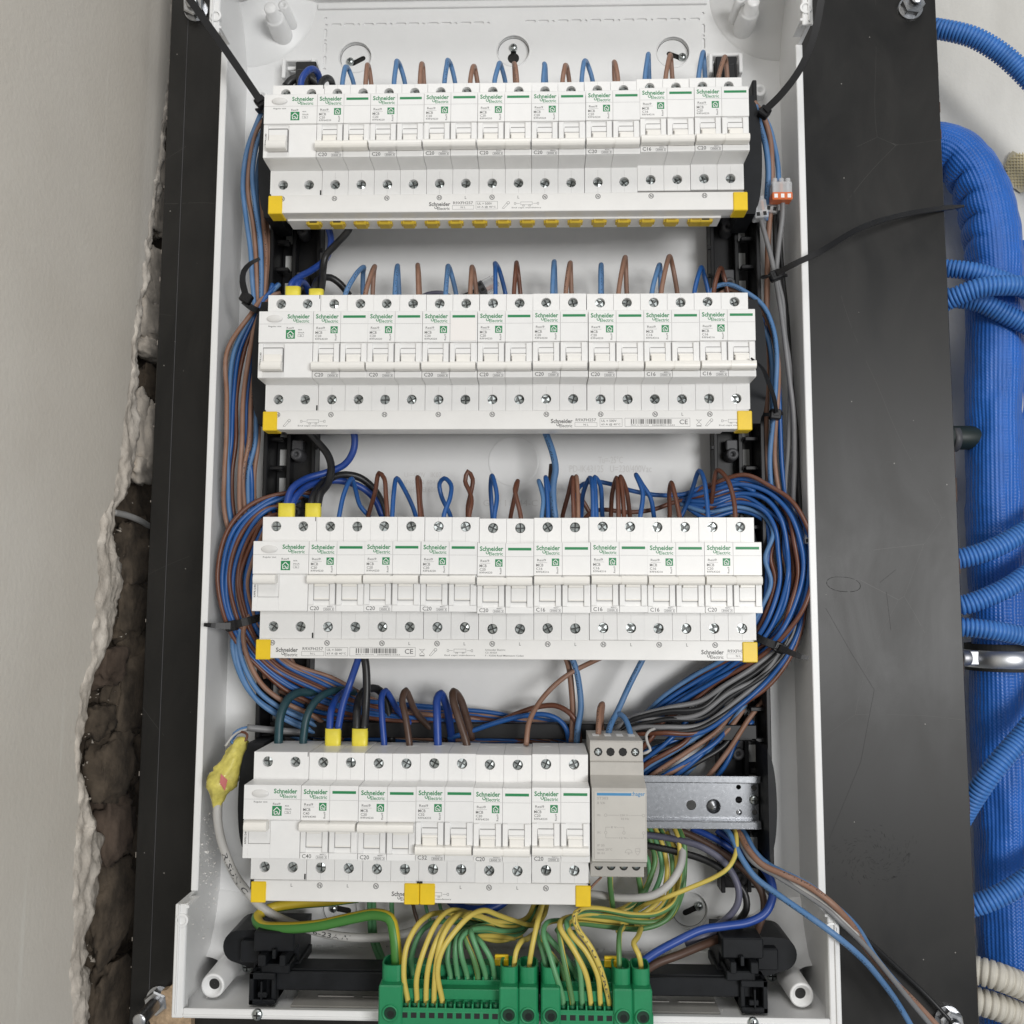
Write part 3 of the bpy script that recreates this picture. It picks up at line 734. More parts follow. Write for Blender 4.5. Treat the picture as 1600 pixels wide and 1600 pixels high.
# corner pockets: quarter cones with posts
for sx in (-1, 1):
    for sz, zc in ((1, ZT), (-1, ZB)):
        mb = MB(); N = 22; prof = [(54, 87.0), (52.5, 85.4), (34, 79), (20, 70), (16, 62)]
        v = []
        for r, y in prof:
            for i in range(N+1):
                a = math.pi/2*i/N; v.append((sx*(XI - r*math.cos(a)), y, zc - sz*r*math.sin(a)))
        mb.add(v, [(j*(N+1)+i, j*(N+1)+i+1, (j+1)*(N+1)+i+1, (j+1)*(N+1)+i) for j in range(len(prof)-1) for i in range(N)], True)
        mb.build("corner_gusset", M_plastic, enc)
for sx in (-1, 1):
    px, pz = sx*182.5, 130.5
    mb = MB(); mb.lathe((px, 0, pz), [(8.2, 86), (7.4, 62), (6.6, 61), (5.2, 60.6), (4.8, 50), (3.8, 49.2), (.05, 49)], 24); mb.build("post", M_plastic, enc)
    mb = MB(); mb.lathe((sx*175, 0, 138.5), [(4.4, 86), (3.9, 58), (1.6, 57.6), (1.5, 62), (.05, 62)], 18); mb.build("post", M_plastic, enc)
    px, pz = sx*194.5, -573.5
    mb = MB(); mb.lathe((px, 0, pz), [(8.6, 86), (7.9, 31), (7.5, 30), (6.0, 29.9), (5.6, 32.6), (3.7, 32.9), (3.6, 52)], 28); mb.build("post", M_plastic, enc)
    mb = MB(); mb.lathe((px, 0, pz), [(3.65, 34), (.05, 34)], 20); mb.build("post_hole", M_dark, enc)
for x, z in ((-196.5, 78), (193.5, 78), (-187, -462)):
    mb = MB(); mb.lathe((x, 0, z), [(5.2, 87), (5.0, 80), (4.4, 79.6), (1.9, 79.6), (1.8, 84), (.05, 84)], 20); mb.build("lug", M_plastic, enc)
for sx in (-1, 1):                                          # white clips that hold the top of the carrier
    x = sx*166
    mb = MB(); mb.box(x-13, x+13, 76, 87, 104, 107, .6).box(x-13, x-10, 72, 87, 88, 104, .6).box(x+10, x+13, 72, 87, 88, 104, .6).box(x-10, x+10, 78, 80, 98, 101, .4)
    mb.build("carrier_clip", M_plastic, enc)
for sx, zb in ((-1, -586), (1, -586)):
    mb = MB(); mb.lathe((sx*158, 0, ZB+.6), [(0.05, 8.4), (2.8, 8.7), (3.5, 9.4), (3.5, 11)], 16); s_ = mb.build("cover_screw", M_screw, enc)
    mb = MB(); mb.box(sx*158-2.1, sx*158+2.1, 8.2, 8.9, ZB+.2, ZB+1.0).box(sx*158-.4, sx*158+.4, 8.18, 8.9, ZB-1.5, ZB+2.7); mb.build("cross_slot", M_dark, s_, org=(0, 91, -583))
# moulded disc and raised lettering on the back plate
mb = MB(); mb.lathe((3, 0, -212), [(19.5, 87.1), (19.2, 86.85), (18.4, 86.7), (17.8, 86.8), (.05, 86.85)], 48); mb.build("moulded_disc", M_plastic, enc)
p = Print(86.85); R3 = Vector
def emb(txt, x0, y0, x1, y1):
    a, b = at(x0, y1, 87), at(x1, y0, 87)
    v, f = text_geo(txt, 0.0); o0 = len(p.v)
    p.add([(a.x + u*(b.x-a.x), 86.75, a.z + w*(b.z-a.z)) for u, w in v], f)
M_emb = mat("moulded_lettering", (0.70, 0.69, 0.675), 0.45)
emb("Tu=-25°C", 935, 713, 973, 724); emb("PD-IK43125   U=230/400Vac", 890, 727, 1018, 738)
emb("Ui=400V   IK07", 632, 738, 690, 746); emb("IP40 EN 60439", 632, 750, 690, 757); emb("RoHS CEI 60670", 632, 761, 690, 769)
emb("GW 11244-C", 755, 781, 840, 791)
p.build("moulded_lettering", M_emb, enc)["kind"] = "stuff"
# drilling dust and crumbs clinging to the lower left wall and floor
mb = MB(); rr = random.Random(3)
def crumb(c, r):
    v = [Vector((rr.uniform(-1,1), rr.uniform(-1,1), rr.uniform(-1,1)))*r + Vector(c) for _ in range(4)]
    mb.add(v, [(0,1,2),(0,2,3),(0,3,1),(1,3,2)])
for _ in range(260):
    z = -468 - abs(rr.gauss(0, 42)); y = rr.uniform(18 if z < -515 else 42, 82)
    if z > -580: crumb((-210.6, y, z), rr.choice((.35, .5, .5, .8, 1.1)))
for _ in range(150): crumb((rr.uniform(-205, 205), rr.uniform(16, 80), -582.5), rr.choice((.4, .6, .9)))
mb.build("dust", mat("plaster_dust", (.8, .78, .74), .9), enc)["kind"] = "stuff"
# ------------------------------------------------------------------ black carrier frame with ladder columns
fr = thing("carrier_frame", "black ladder-like plastic carrier frame behind the breaker rows", "carrier frame", (0, 86, -560))
M_win = mat("pale_backing", (0.50, 0.50, 0.49), 0.6)
for sx, x0, x1 in ((-1, -175, -143), (1, 150, 181)):
    mb = MB(); zt, zb = 70, -520
    mb.box(x0, x1, 76, 79, zb, zt, .5)
    inn, out = (x1, x0) if sx < 0 else (x0, x1)
    mb.box(*sorted((inn, inn - sx*-3)), 64, 76, zb, zt, .5)
    mb.box(*sorted((out, out + sx*3.2)), 52, 79, zb, zt, .6)
    mid = (x0+x1)/2
    mb.box(*sorted((mid + sx*3, mid + sx*6)), 66, 76, zb, zt, .4).box(mid-8, mid+8, 68, 78, zt-4, 99, .8).box(mid-5, mid+5, 60, 68, zt-6, 88, .8)
    mb.build("column", M_black, fr)
    mb = MB(); z = zt - 10
    while z > zb:
        mb = MB(); mb.box(*sorted((out - sx*9, out + sx*.5)), 60, 66, z-3, z, .5); mb.build("rung", M_black, fr)
        mb = MB(); mb.box(*sorted((inn, inn - sx*2.2)), 62, 64, z-9, z-6, .3); mb.build("tab", M_black, fr)
        mb = MB(); mb.box(*sorted((out - sx*7.6, out - sx*2.6)), 75.2, 75.9, z-19, z-7); mb.build("window", M_win, fr); z -= 21.5
    z = zt - 22
    while z > zb:
        mb = MB(); cx = mid - sx*1.5
        mb.lathe((cx, 0, z), [(5.2, 76), (4.6, 66), (3.9, 64.5), (1.9, 64.2), (1.8, 68), (.05, 68)], 14); mb.box(cx-4.2, cx+4.2, 67, 76, z+3, z+11, .8)
        mb.build("screw_boss", M_grey_in, fr); z -= 43
mb = MB(); mb.box(-170, 176, 60, 74, -415, -404, .6); mb.build("cross_bar", M_black, fr)
for r in range(4):                                          # rounded end cheeks of each row
    for sx in (-1, 1):
        H = 33 if r == 3 else 40; xi = 175 if (r, sx) == (3, 1) else 164
        yc = 68 if r == 2 else 44; dp = 14 if r == 2 else 34
        pr = [(sx*xi, -H-4), (sx*175, -H-4)] + [(sx*(175 + 5.5*math.cos(a)), H*math.sin(a)) for a in [-math.pi/2*.92 + math.pi*.92*i/14 for i in range(15)]] + [(sx*175, H+4), (sx*xi, H+4)]
        mb = MB(); mb.geo(fill([(u, v + ROWZ[r] + (4 if r == 3 else 0)) for u, v in pr], [], dp), lambda u, v, w: (u, yc + w, v)); mb.build("rail_cheek", M_blackgrey, fr)
# ------------------------------------------------------------------ DIN rails
for r in range(4):
    z = ROWZ[r] + 1.2; hs = []
    if r == 3: hs = [circ(127.8, -457.5, 3.4), circ(160.5, -445, 1.7, 12), circ(171, -445.5, 1.9, 12), circ(160.5, -453.6, 2.4, 14), circ(171, -461.8, 1.8, 12)]
    dr = thing("din_rail", ["galvanised mounting rail hidden behind the top breaker row", "galvanised mounting rail hidden behind the second breaker row", "galvanised mounting rail hidden behind the third breaker row",
               "bare galvanised mounting rail showing right of the grey transformer"][r], "mounting rail", (0, 51, z))
    mb = MB(); mb.geo(fill(rect(-172, 174, z-12.5, z+12.5), hs, 1.0), lambda u, v, w: (u, 51.5+w, v)); mb.build("web", M_zinc, dr)
    for s_ in (-1, 1):
        mb = MB(); a, b = sorted((z + s_*12.5, z + s_*13.5)); mb.box(-172, 174, 44.5, 52, a, b, .3)
        a, b = sorted((z + s_*13.0, z + s_*17.5)); mb.box(-172, 174, 43.6, 44.6, a, b, .3); mb.box(-172, 174, 43.2, 43.7, *sorted((z+s_*16.9, z+s_*17.6)), .1); mb.build("flange", M_zinc, dr)
    if r == 3:
        mb = MB(); mb.lathe((143.1, 0, -458.2), [(5, 51), (4.6, 49.8), (3.4, 49.4), (2.2, 47.4), (.05, 46.9)], 24); mb.build("rivet", M_zinc, dr)
        mb = MB(); mb.lathe((160.5, 0, -462), [(2, 50.9), (1.4, 50.3), (.05, 50.2)], 14); mb.build("dimple", M_zinc, dr)
        mb = MB(); mb.lathe((171, 0, -453.6), [(3.4, 51), (3.2, 49.6), (2, 48.9), (.05, 48.7)], 18); s_ = mb.build("rail_screw", M_screw, dr)
        mb = MB(); mb.box(168.9, 173.1, 48.5, 49.1, -454, -453.2).box(170.6, 171.4, 48.48, 49.1, -455.7, -451.5); mb.build("cross_slot", M_dark, s_, org=(0, 51, z))
# ------------------------------------------------------------------ breakers
TOPZ, BOTZ, ND = 33.35, -32.65, -18.6
PROF = [(46, 39.6), (0.3, 39.6), (0, 39.3), (0, 22.5), (-18.2, 22.3), (ND, 21.8), (ND, 1.5), (-17.1, 1.0), (-17.1, -22.4), (0, -22.6), (0, -40.2), (0.3, -40.5), (46, -40.5)]
def shell(mb, x0, x1, screws, drum=True, prof=PROF):
    """one pole's housing with real round screw wells"""
    k = len(prof)
    v = [(x0, *q) for q in prof] + [(x1, *q) for q in prof]
    fs = []
    for i in range(k):
        j = (i+1) % k
        if prof[i][0] == 0 and prof[j][0] == 0: continue     # the two terminal faces get holes
        fs.append((i, j, k+j, k+i))
    mb.add(v, fs); mb.add(v, [tuple(range(k)), tuple(reversed(range(k, 2*k)))])
    for za, zb, zc in ((39.3, 22.5, TOPZ), (-22.6, -40.2, BOTZ)):
        edges = [x0] + [(screws[i]+screws[i+1])/2 for i in range(len(screws)-1)] + [x1]
        for si, sx in enumerate(screws):
            xa, xb = edges[si], edges[si+1]; N = 24; R = 3.35; vv = []
            for i in range(N):
                a = 2*math.pi*i/N; c, s_ = math.cos(a), math.sin(a)
                vv.append((sx + R*c, 0, zc + R*s_))
            for i in range(N):
                a = 2*math.pi*i/N; c, s_ = math.cos(a), math.sin(a)
                tx = ((xb if c > 0 else xa) - sx)/c if abs(c) > 1e-6 else 1e9
                tz = ((za if s_ > 0 else zb) - zc)/s_ if abs(s_) > 1e-6 else 1e9
                t = min(tx, tz); vv.append((sx + t*c, 0, zc + t*s_))
            for i in range(N): vv.append((vv[i][0], 9.0, vv[i][2]))
            q = []
            for i in range(N):
                j = (i+1) % N; q += [(i, j, N+j, N+i)]
            o0 = len(mb.v); mb.add(vv, q)
            mb.add(vv, [(j, i, 2*N+i, 2*N+j) for i in range(N) for j in [(i+1) % N]], True)
            for cx_, cz_ in ((xa, za), (xb, za), (xb, zb), (xa, zb)):   # square corners left over by the ring
                best = sorted(range(N), key=lambda i: (vv[N+i][0]-cx_)**2 + (vv[N+i][2]-cz_)**2)[:2]
                mb.add([(cx_, 0, cz_), vv[N+best[0]], vv[N+best[1]]], [(0, 1, 2)])
def screw_mesh(r=3.05):
    mb = MB(); mb.lathe((0, 0, 0), [(r, 6), (r, 2.6), (.05, 2.6)], 20)
    g = .42
    for qx in (-1, 1):
        for qz in (-1, 1):
            pts = [(qx*g, qz*g)] + [(qx*max(g, (r-.12)*math.cos(a)), qz*max(g, (r-.12)*math.sin(a))) for a in [math.pi/2*i/6 for i in range(7)]]
            if qx*qz < 0: pts.reverse()
            n = len(pts); v = [(a, 1.9, b) for a, b in pts] + [(a, 2.65, b) for a, b in pts]
            # slightly domed quadrants catch the light differently
            v[0] = (v[0][0], 1.15, v[0][2])
            mb.add(v, [tuple(range(n))] + [(i, (i+1) % n, n+(i+1) % n, n+i) for i in range(n)])
    return mb
def screw_slot_mesh():
    mb = MB(); mb.box(-2.7, 2.7, 1.25, 2.7, -.42, .42).box(-.40, .40, 2.3, 2.66, -2.6, 2.6); return mb
proto = thing("prototype", None, None, (0, 0, 0))
sc_head = screw_mesh().build("terminal_screw", M_screw, proto)
M_slotdark = mat("screw_slot", (0.10, 0.105, 0.105), 0.35, 0.9)
sc_slot = screw_slot_mesh().build("screw_slot", M_slotdark, sc_head)

def mcb_body(up):
    mb = MB()
    for x0 in (0.12, 18.08):
        x1 = x0 + 17.78; shell(mb, x0, x1, [x0 + 8.9])
        # frame round the lever window
        mb.box(x0+.05, x0+3.3, -18.5, -16.2, -18.2, .7, .15).box(x0+13.7, x0+17.1, -18.5, -16.2, -18.2, .7, .15)
        mb.box(x0+.02, x0+17.75, ND+.05, -16.2, -22.3, -18.4, .15)
        if up: mb.box(x0+3.5, x0+13.5, -18.1, -16.2, -14.9, -4.5, .3)
        else: mb.box(x0+3.5, x0+13.5, -18.2, -16.2, -6.2, -2.9, .25).box(x0+3.5, x0+13.5, -17.9, -16.2, -10, -6.4, .2)
    return mb
def mcb_lever(up):
    mb = MB()
    zc = -2.1 if up else -15.3; h = 2.9
    def bar(x0, x1, k=1.0):
        a = h*k; pr = []
        for i in range(7):
            t = -math.pi/2 + math.pi*i/6
            pr.append((-22.4 - 1.7*math.cos(t)*k, zc + (a-.2)*math.sin(t)))
        pr += [(-17.0, zc+a), (-17.0, zc-a)]
        mb.extr(pr, x0, x1, smooth=False)
    bar(0.3, 17.2); bar(19.0, 35.0); bar(17.2, 19.0, .86)
    for x0 in (0.12, 18.08):
        if up: mb.box(x0+3.9, x0+13.1, -19.6, -17, -6.5, -4.4, .3).box(x0+3.9, x0+13.3, -18.3, -17.2, -14.8, -13.9, .2)
        else: mb.box(x0+4.3, x0+13.3, -20.4, -17.2, -13.0, -8.2, .4).box(x0+3.9, x0+13.5, -18.9, -17.2, -8.4, -6.9, .3)
    return mb
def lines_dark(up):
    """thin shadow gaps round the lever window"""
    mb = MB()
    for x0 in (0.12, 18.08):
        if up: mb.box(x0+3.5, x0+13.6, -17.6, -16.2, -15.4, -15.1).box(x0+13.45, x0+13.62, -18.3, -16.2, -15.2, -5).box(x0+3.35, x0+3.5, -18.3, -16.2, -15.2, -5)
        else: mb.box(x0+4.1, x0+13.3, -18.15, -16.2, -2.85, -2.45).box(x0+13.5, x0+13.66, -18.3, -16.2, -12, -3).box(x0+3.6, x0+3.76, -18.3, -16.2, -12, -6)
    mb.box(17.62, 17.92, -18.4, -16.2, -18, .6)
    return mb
body_up, body_dn = mcb_body(True), mcb_body(False)
P_ = {}
def reg(key, o): P_[key] = o; return o
reg('mb_up', body_up.build("housing", M_breaker, proto)); reg('mb_dn', body_dn.build("housing", M_breaker, proto))
reg('lv_up', mcb_lever(True).build("lever", M_lever, proto)); reg('lv_dn', mcb_lever(False).build("lever", M_lever, proto))
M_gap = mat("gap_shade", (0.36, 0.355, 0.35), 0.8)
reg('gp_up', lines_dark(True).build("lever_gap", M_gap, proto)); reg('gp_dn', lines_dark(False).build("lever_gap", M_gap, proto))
YP = ND - .05
pr = Print(YP); pr.logo(1.6, 16.6, 20.2); reg('logo', pr.build("brand_lettering", M_green_print, proto))
pr = Print(YP); pr.r(19.6, 34.4, 17.6, 19.3); reg('bar', pr.build("green_stripe", M_green_print, proto))
def badge(x0, x1, z0, z1):
    pr = MB(); pr.box(x0, x1, ND-.09, ND+.2, z0, z1, .05)
    b = pr.build("house_badge", M_green_print, proto)
    w = x1-x0; p = Print(ND-.13); cx = (x0+x1)/2
    for a, b2, c, d in ((.14,.50,.5,.86),(.5,.86,.86,.50),(.22,.46,.22,.16),(.78,.46,.78,.16),(.22,.16,.42,.16),(.58,.16,.78,.16)):
        p.line(x0+a*w, z0+b2*w, x0+c*w, z0+d*w, w*.085)
    p.ring(x0+.44*w, z0+.34*w, w*.15, w*.075, 12, -1.2, 2.6); p.ring(x0+.58*w, z0+.16*w, w*.15, w*.07, 10, .6, 3.2)
    p.build("house_symbol", M_white_print, b)
    return b
reg('badge', badge(11.4, 16.1, 7.3, 12.0))
def mcb_print(rate):
    p = Print(YP); c = {'C20': '20', 'C16': '16', 'C40': '40', 'C32': '32'}[rate]
    p.t("Resi9", 2.1, 7.6, 10.2, 11.7).r(2.0, 8.4, 9.35, 9.47)
    p.t("MCB", 1.5, 6.0, 6.9, 8.7).t(rate, 1.5, 5.4, 4.7, 6.3).t("R9F64" + "2" + c, 1.5, 9.6, 2.9, 4.1)
    p.t("Resi9", 14.3, 15.5, 2.5, 6.6, vert=True)
    p.r(0.1, 17.7, 13.62, 13.72); p.r(18.2, 35.7, 13.62, 13.72)
    p.build
    return p
def mcb_rating(rate):
    q = Print(ND + .05 - .05); q.t(rate, 1.5, 7.2, -21.6, -19.1, .004)
    q.t("400V~", 12.4, 16.4, -19.6, -18.75).frame(10.2, 16.9, -21.9, -20.0, .14).t("3000 3", 10.8, 16.4, -21.5, -20.4)
    return q
for rt in ('C20', 'C16', 'C40', 'C32'):
    reg('pr'+rt, mcb_print(rt).build("type_lettering", M_grey_print, proto)); reg('rt'+rt, mcb_rating(rt).build("rating_lettering", M_dark_print if rt != 'C40' else M_grey_print, proto))
mbs = MB()
for x0 in (0.12, 18.08):
    for z0, z1 in ((22.9, 29.6), (37.1, 39.2), (-39.9, -36.4), (-28.9, -24)): mbs.box(x0+8.85, x0+8.95, -.03, .1, z0, z1)
reg('seam', mbs.build("housing_seam", mat("seam_shade", (0.42, 0.41, 0.40), 0.8), proto))["kind"] = "stuff"
me = MB()
for x0 in (0.12, 18.08): me.lathe((x0+8.9, 33, 39.55), [(.05, .12), (3.6, .12), (4.0, 0)], 18, axis=2)
reg('entry', me.build("wire_entry", M_white_print, proto))

# residual-current breaker: one wide housing, round-ended test button, short lever on the left
def rc_body(up):
    mb = MB(); pf = list(PROF)
    shell(mb, 0.12, 35.88, [9.0, 27.0], prof=pf)
    mb.box(17.2, 35.8, ND+.15, -16.2, -22.3, .6, .25).box(.14, 3.3, -18.4, -16.2, -22.3, .7, .2).box(3.3, 17.2, ND+.1, -16.2, -22.3, -13.6 if up else -18.5, .2)
    if up: mb.box(3.5, 16.6, -18.0, -16.2, -13.4, -4.4, .3)
    else: mb.box(3.6, 16.4, -18.9, -16.2, -12, -2.6, .4)
    mb.box(16.6, 17.0, -18, -16.2, -13, 0.4) if up else None
    return mb
def rc_lever(up):
    mb = MB(); zc = -2.2 if up else -15.2
    pr = [(-22.6 - 1.5*math.cos(t), zc + 2.9*math.sin(t)) for t in [-math.pi/2 + math.pi*i/6 for i in range(7)]] + [(-17, zc+3), (-17, zc-3)]
    mb.extr(pr, 1.9, 16.0) if up else mb.extr(pr, 3.5, 16.6)
    if not up: mb.box(4.0, 16.2, -20.2, -17, -12.6, -7, .5)
    return mb
for k, u in (('up', True), ('dn', False)):
    reg('rb_'+k, rc_body(u).build("housing", M_breaker, proto)); reg('rl_'+k, rc_lever(u).build("lever", M_lever, proto))
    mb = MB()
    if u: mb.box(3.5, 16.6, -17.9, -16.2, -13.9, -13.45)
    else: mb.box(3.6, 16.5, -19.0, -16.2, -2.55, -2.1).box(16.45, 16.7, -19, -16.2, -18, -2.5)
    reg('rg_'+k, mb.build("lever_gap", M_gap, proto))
mb = MB()
for k in range(2):
    r = 1 if k else 1.08
    pts = [(10.5 + 4.9*r*math.cos(a), 17.2 + 2.25*r*math.sin(a)) for a in [2*math.pi*i/28 for i in range(28)]]
    if k == 0: ringp = pts
n = 28; v = [(a, ND+.1, b) for a, b in ringp] + [(a, ND-.5, b) for a, b in ringp] + [(10.5+(a-10.5)*.9, ND-.9, 17.2+(b-17.2)*.85) for a, b in ringp] + [(10.5, ND-.6, 17.2)]
mb.add(v, [(j*n+i, j*n+(i+1) % n, (j+1)*n+(i+1) % n, (j+1)*n+i) for j in range(2) for i in range(n)] + [(2*n+i, 2*n+(i+1) % n, 3*n) for i in range(n)], True)
reg('test', mb.build("test_button", mat("button_plastic", (0.72, 0.71, 0.69), 0.4), proto))
p = Print(YP); p.ring(10.5, 17.2, 0.01, 0.005); p.logo(18.9, 33.6, 20.2); reg('rlogo', p.build("brand_lettering", M_green_print, proto))
reg('rbadge', badge(18.1, 24.1, 3.7, 9.7))
for key, ma in (('30mA', '30mA'), ('300mA', '300mA')):
    p = Print(YP); p.t("Regular test", 6.4, 15.0, 11.3, 12.6).t("Resi9", 18.5, 23.2, 10.3, 11.6).t("40A", 26, 28.7, 9.3, 10.2).t(ma, 26, 30.2, 7.3, 8.3).frame(26, 29.8, 5.0, 6.6, .14).t("2a", 27.2, 28.6, 5.3, 6.3)
    p.r(.2, 35.8, 13.62, 13.72); p.t("R9PR1240", 1.2, 2.4, -13.5, -5.5, vert=True)
    reg('rp'+key, p.build("type_lettering", M_grey_print, proto))
mb = MB(); mb.box(34.6, 35.6, -.04, .2, -40.1, -36.6); mb.box(35.0, 35.5, -.04, .2, 36.8, 39.5); reg('notch', mb.build("housing_notch", M_dark, proto))
def place(root, key, **k): return inst(P_[key], root, **k)
def screws_for(root, xs):
    for z in (TOPZ, BOTZ):
        for x in xs:
            s_ = inst(sc_head, root, loc=(x, random.uniform(.7, 1.5), z), rot=(random.uniform(-.10, .10), random.uniform(0, 6.28), random.uniform(-.10, .10))); inst(sc_slot, s_)
def with_kids(root, key):
    o = place(root, key)
    for c in P_[key].children: inst(c, o)
    return o
UP = {0: [], 1: [], 2: list(range(0, 9)), 3: [0, 1, 2]}
RATE = {0: ['C20','C20','C20','C20','C20','C20','C16','C20'], 1: ['C20','C20','C20','C20','C20','C20','C16','C16'],
        2: ['C20','C20','C20','C20','C16','C16','C16','C20'], 3: ['C40','C20','C32','C20','C20']}
JIT = {(0,6): .3, (0,7): 1.4, (0,8): 1.9, (2,4): -.9, (2,5): -.3, (3,2): -.3, (3,4): -.6}
for r in range(4):
    n = 9 if r < 3 else 6
    for k in range(n):
        x = -162 + ROWX[r] + 36*k; z = ROWZ[r] + JIT.get((r, k), random.uniform(-.15, .15)); up = k in UP[r]; s_ = 'up' if up else 'dn'
        pos = "lever up" if up else "lever down"
        if k == 0:
            t = thing("residual_current_breaker", f"white breaker with oval test button, left end of the {ROWN[r]} row, {pos}", "breaker", (x, 0, z), "residual-current breakers")
            for key in ('rb_'+s_, 'rl_'+s_, 'rg_'+s_, 'test', 'rlogo', 'rp' + ('300mA' if r == 3 else '30mA'), 'notch'): place(t, key)
            with_kids(t, 'rbadge'); screws_for(t, [9, 27])
        else:
            rate = RATE[r][k-1]
            wh = f"{ORD[k]} right of the test-button breaker" if k < n-1 else "rightmost"
            x += random.uniform(-.12, .12); z += random.uniform(-.2, .2)
            t = thing("circuit_breaker", f"white {rate} breaker, {pos}, {wh} in the {ROWN[r]} row", "breaker", (x, random.uniform(-.3, .3), z), "two-pole circuit breakers")
            for key in ('mb_'+s_, 'lv_'+s_, 'gp_'+s_, 'logo', 'bar', 'pr'+rate, 'rt'+rate, 'seam', 'entry'): place(t, key)
            with_kids(t, 'badge'); screws_for(t, [.12+8.9, 18.08+8.9])
        if (r, k) == (1, 3):
            mb = MB(); mb.box(18.6, 35.4, ND-.22, ND-.06, 2.2, 17.0); mb.build("label_sticker", mat("aged_sticker", (0.83, 0.80, 0.775), 0.5), t, org=(0, 0, 0))
for o in list(proto.children_recursive): bpy.data.objects.remove(o)
bpy.data.objects.remove(proto)

M_mustard = mat("mustard_plastic", (0.60, 0.42, 0.03), 0.45, vary=.1, scale=200)
# ------------------------------------------------------------------ comb busbars below each row
def comb(r, x0, x1, label, items, caps, lows):
    z1 = ROWZ[r] - 40.5; z0 = ROWZ[r] - 53.2
    t = thing("comb_busbar", label, "busbar", ((x0+x1)/2, 8, z0), "comb busbars under the breaker rows")
    mb = MB(); mb.box(x0, x1, -1.2, 9, z0, z1, .35); mb.build("cover", M_comb, t)
    mb = MB(); mb.box(x0+8, x1-14, 9.0, 24, z0-(1.2 if lows else -1.5), z1-1, .3); mb.build("carrier", M_comb, t)
    for xe, sg in caps:
        a, b = sorted((xe, xe + sg*9.6)); mb = MB(); mb.box(a, b, -2.2, 10.2, z0-.9, z1-.6, .5); mb.build("end_cap", M_yellow, t)
        a, b = sorted((xe + sg*.2, xe + sg*1.6)); mb = MB(); mb.box(a, b, -1.9, -1, z1-.5, z1+.5); mb.build("cap_notch", M_dark, t)
    p = Print(-1.26, 0, z0)
    for it in items:
        k, x = it[0], it[1]
        if k == 'N': p.ring(x, 10.0, 1.8, .42); p.t("N", x-.85, x+.85, 9.05, 10.95, .035)
        elif k == 'L': p.t("L", x-.55, x+.55, 9.0, 11.0)
        elif k == 'logo': p.logo(x, x+14.5, 6.9)
        elif k == 'type': p.t("R9XFH257", x, x+13.5, 5.2, 7.2).frame(x-.6, x+14.2, 1.6, 4.5, .16).t("N L", x+5.2, x+8.4, 2.4, 3.7)
        elif k == 'volt': p.frame(x, x+14.8, 1.6, 7.2, .16).t("UL = 500V", x+1, x+11, 4.8, 6.4).t("63 A @ 40°C", x+1, x+13.6, 2.3, 3.9)
        elif k == 'bars':
            p.frame(x, x+43, 1.6, 7.4, .16); u = x+4; rr = random.Random(5)
            while u < x+31: w = rr.choice((.25, .4, .7, 1.0)); p.r(u, u+w, 3.5, 6.7); u += w + rr.choice((.3, .5, .8))
            p.t("Made in Germany", x+4, x+16, 2.2, 3.1).t("3606480515362", x+18, x+33, 2.2, 3.1).t("CE", x+36, x+41.5, 3.2, 6.4)
        elif k == 'bin': p.line(x, 6.5, x+3.6, 2.8).line(x+3.6, 6.5, x, 2.8).line(x+.2, 6, x+3.4, 6, .2).r(x+.2, x+3.4, 1.8, 2.4)
        elif k == 'key': p.line(x, 2.2, x+3.2, 6.2, .2).line(x+1.2, 2.0, x+4.4, 5.4, .2).line(x, 2.2, x+1.2, 2.0, .2).ring(x+4.1, 6.0, 1.0, .22)
        elif k == 'cap':
            p.frame(x, x+8, 4.4, 6.6, .18).line(x-3.2, 5.5, x-.6, 5.5, .18).frame(x-4.4, x-3.2, 4.7, 6.3, .18).line(x+8.6, 5.5, x+11.2, 5.5, .18).frame(x+11.2, x+12.4, 4.7, 6.3, .18)
            p.frame(x+1.2, x+2.6, 3.4, 4.4, .16).frame(x+5.4, x+6.8, 3.4, 4.4, .16).t("End caps mandatory", x-6, x+14, 1.8, 3.0)
        elif k == 'addr': p.t("Schneider Electric", x, x+13, 5.6, 6.7).t("CS 30323", x, x+7.4, 3.8, 4.9).t("F - 92506 Rueil Malmaison Cedex", x, x+25, 1.9, 3.0)
    p.build("print", M_grey_print, t)["kind"] = "stuff"
    for i, x in enumerate(lows):
        mb = MB(); b = z0 - 1.2
        mb.box(x-4.1, x+4.1, 9.5, 18, b-2.6, b-.02, .6).box(x-5.2, x-4.0, 11, 16, b-1.8, b+.2, .2).box(x+4.0, x+5.2, 11, 16, b-1.8, b+.2, .2)
        s_ = mb.build("yellow_plug", M_mustard, t)
        mb = MB(); mb.box(x-2.6, x+2.6, 9.42, 9.7, b-1.3, b-.3).box(x-3.2, x+3.2, 11.5, 17, b-2.0, b-1.85); mb.build("plug_slot", mat("plug_shade", (0.35, 0.22, 0.01), .6) if i not in (0, 1, len(lows)-1) else M_dark, s_, org=(( x0+x1)/2, 8, z0))
X = lambda k, r: -162 + ROWX[r] + 18*k + 9
def nl(r, ks, ls): return [('N', X(k, r)) for k in ks] + [('L', X(k, r)) for k in ls]
comb(0, -161, 161, "long white comb busbar with yellow end caps under the top breaker row", nl(0, range(0, 17, 2), [7, 9]) + [('logo', -53), ('type', -36.5), ('volt', -21), ('key', -3), ('cap', 9.5)],
     [(-163.4, 1), (162.8, -1)], [-135 + 16.55*i for i in range(18) if i < 17] + [136.5])
comb(1, -161, 161, "long white comb busbar with barcode near its right end under the second breaker row", nl(1, range(0, 17, 2), [15]) + [('key', -149), ('cap', -133), ('logo', 30), ('type', 46.5), ('volt', 62.5), ('bars', 79), ('bin', 126), ('key', 132), ('cap', 147)],
     [(-162.6, 1), (162.6, -1)], [])
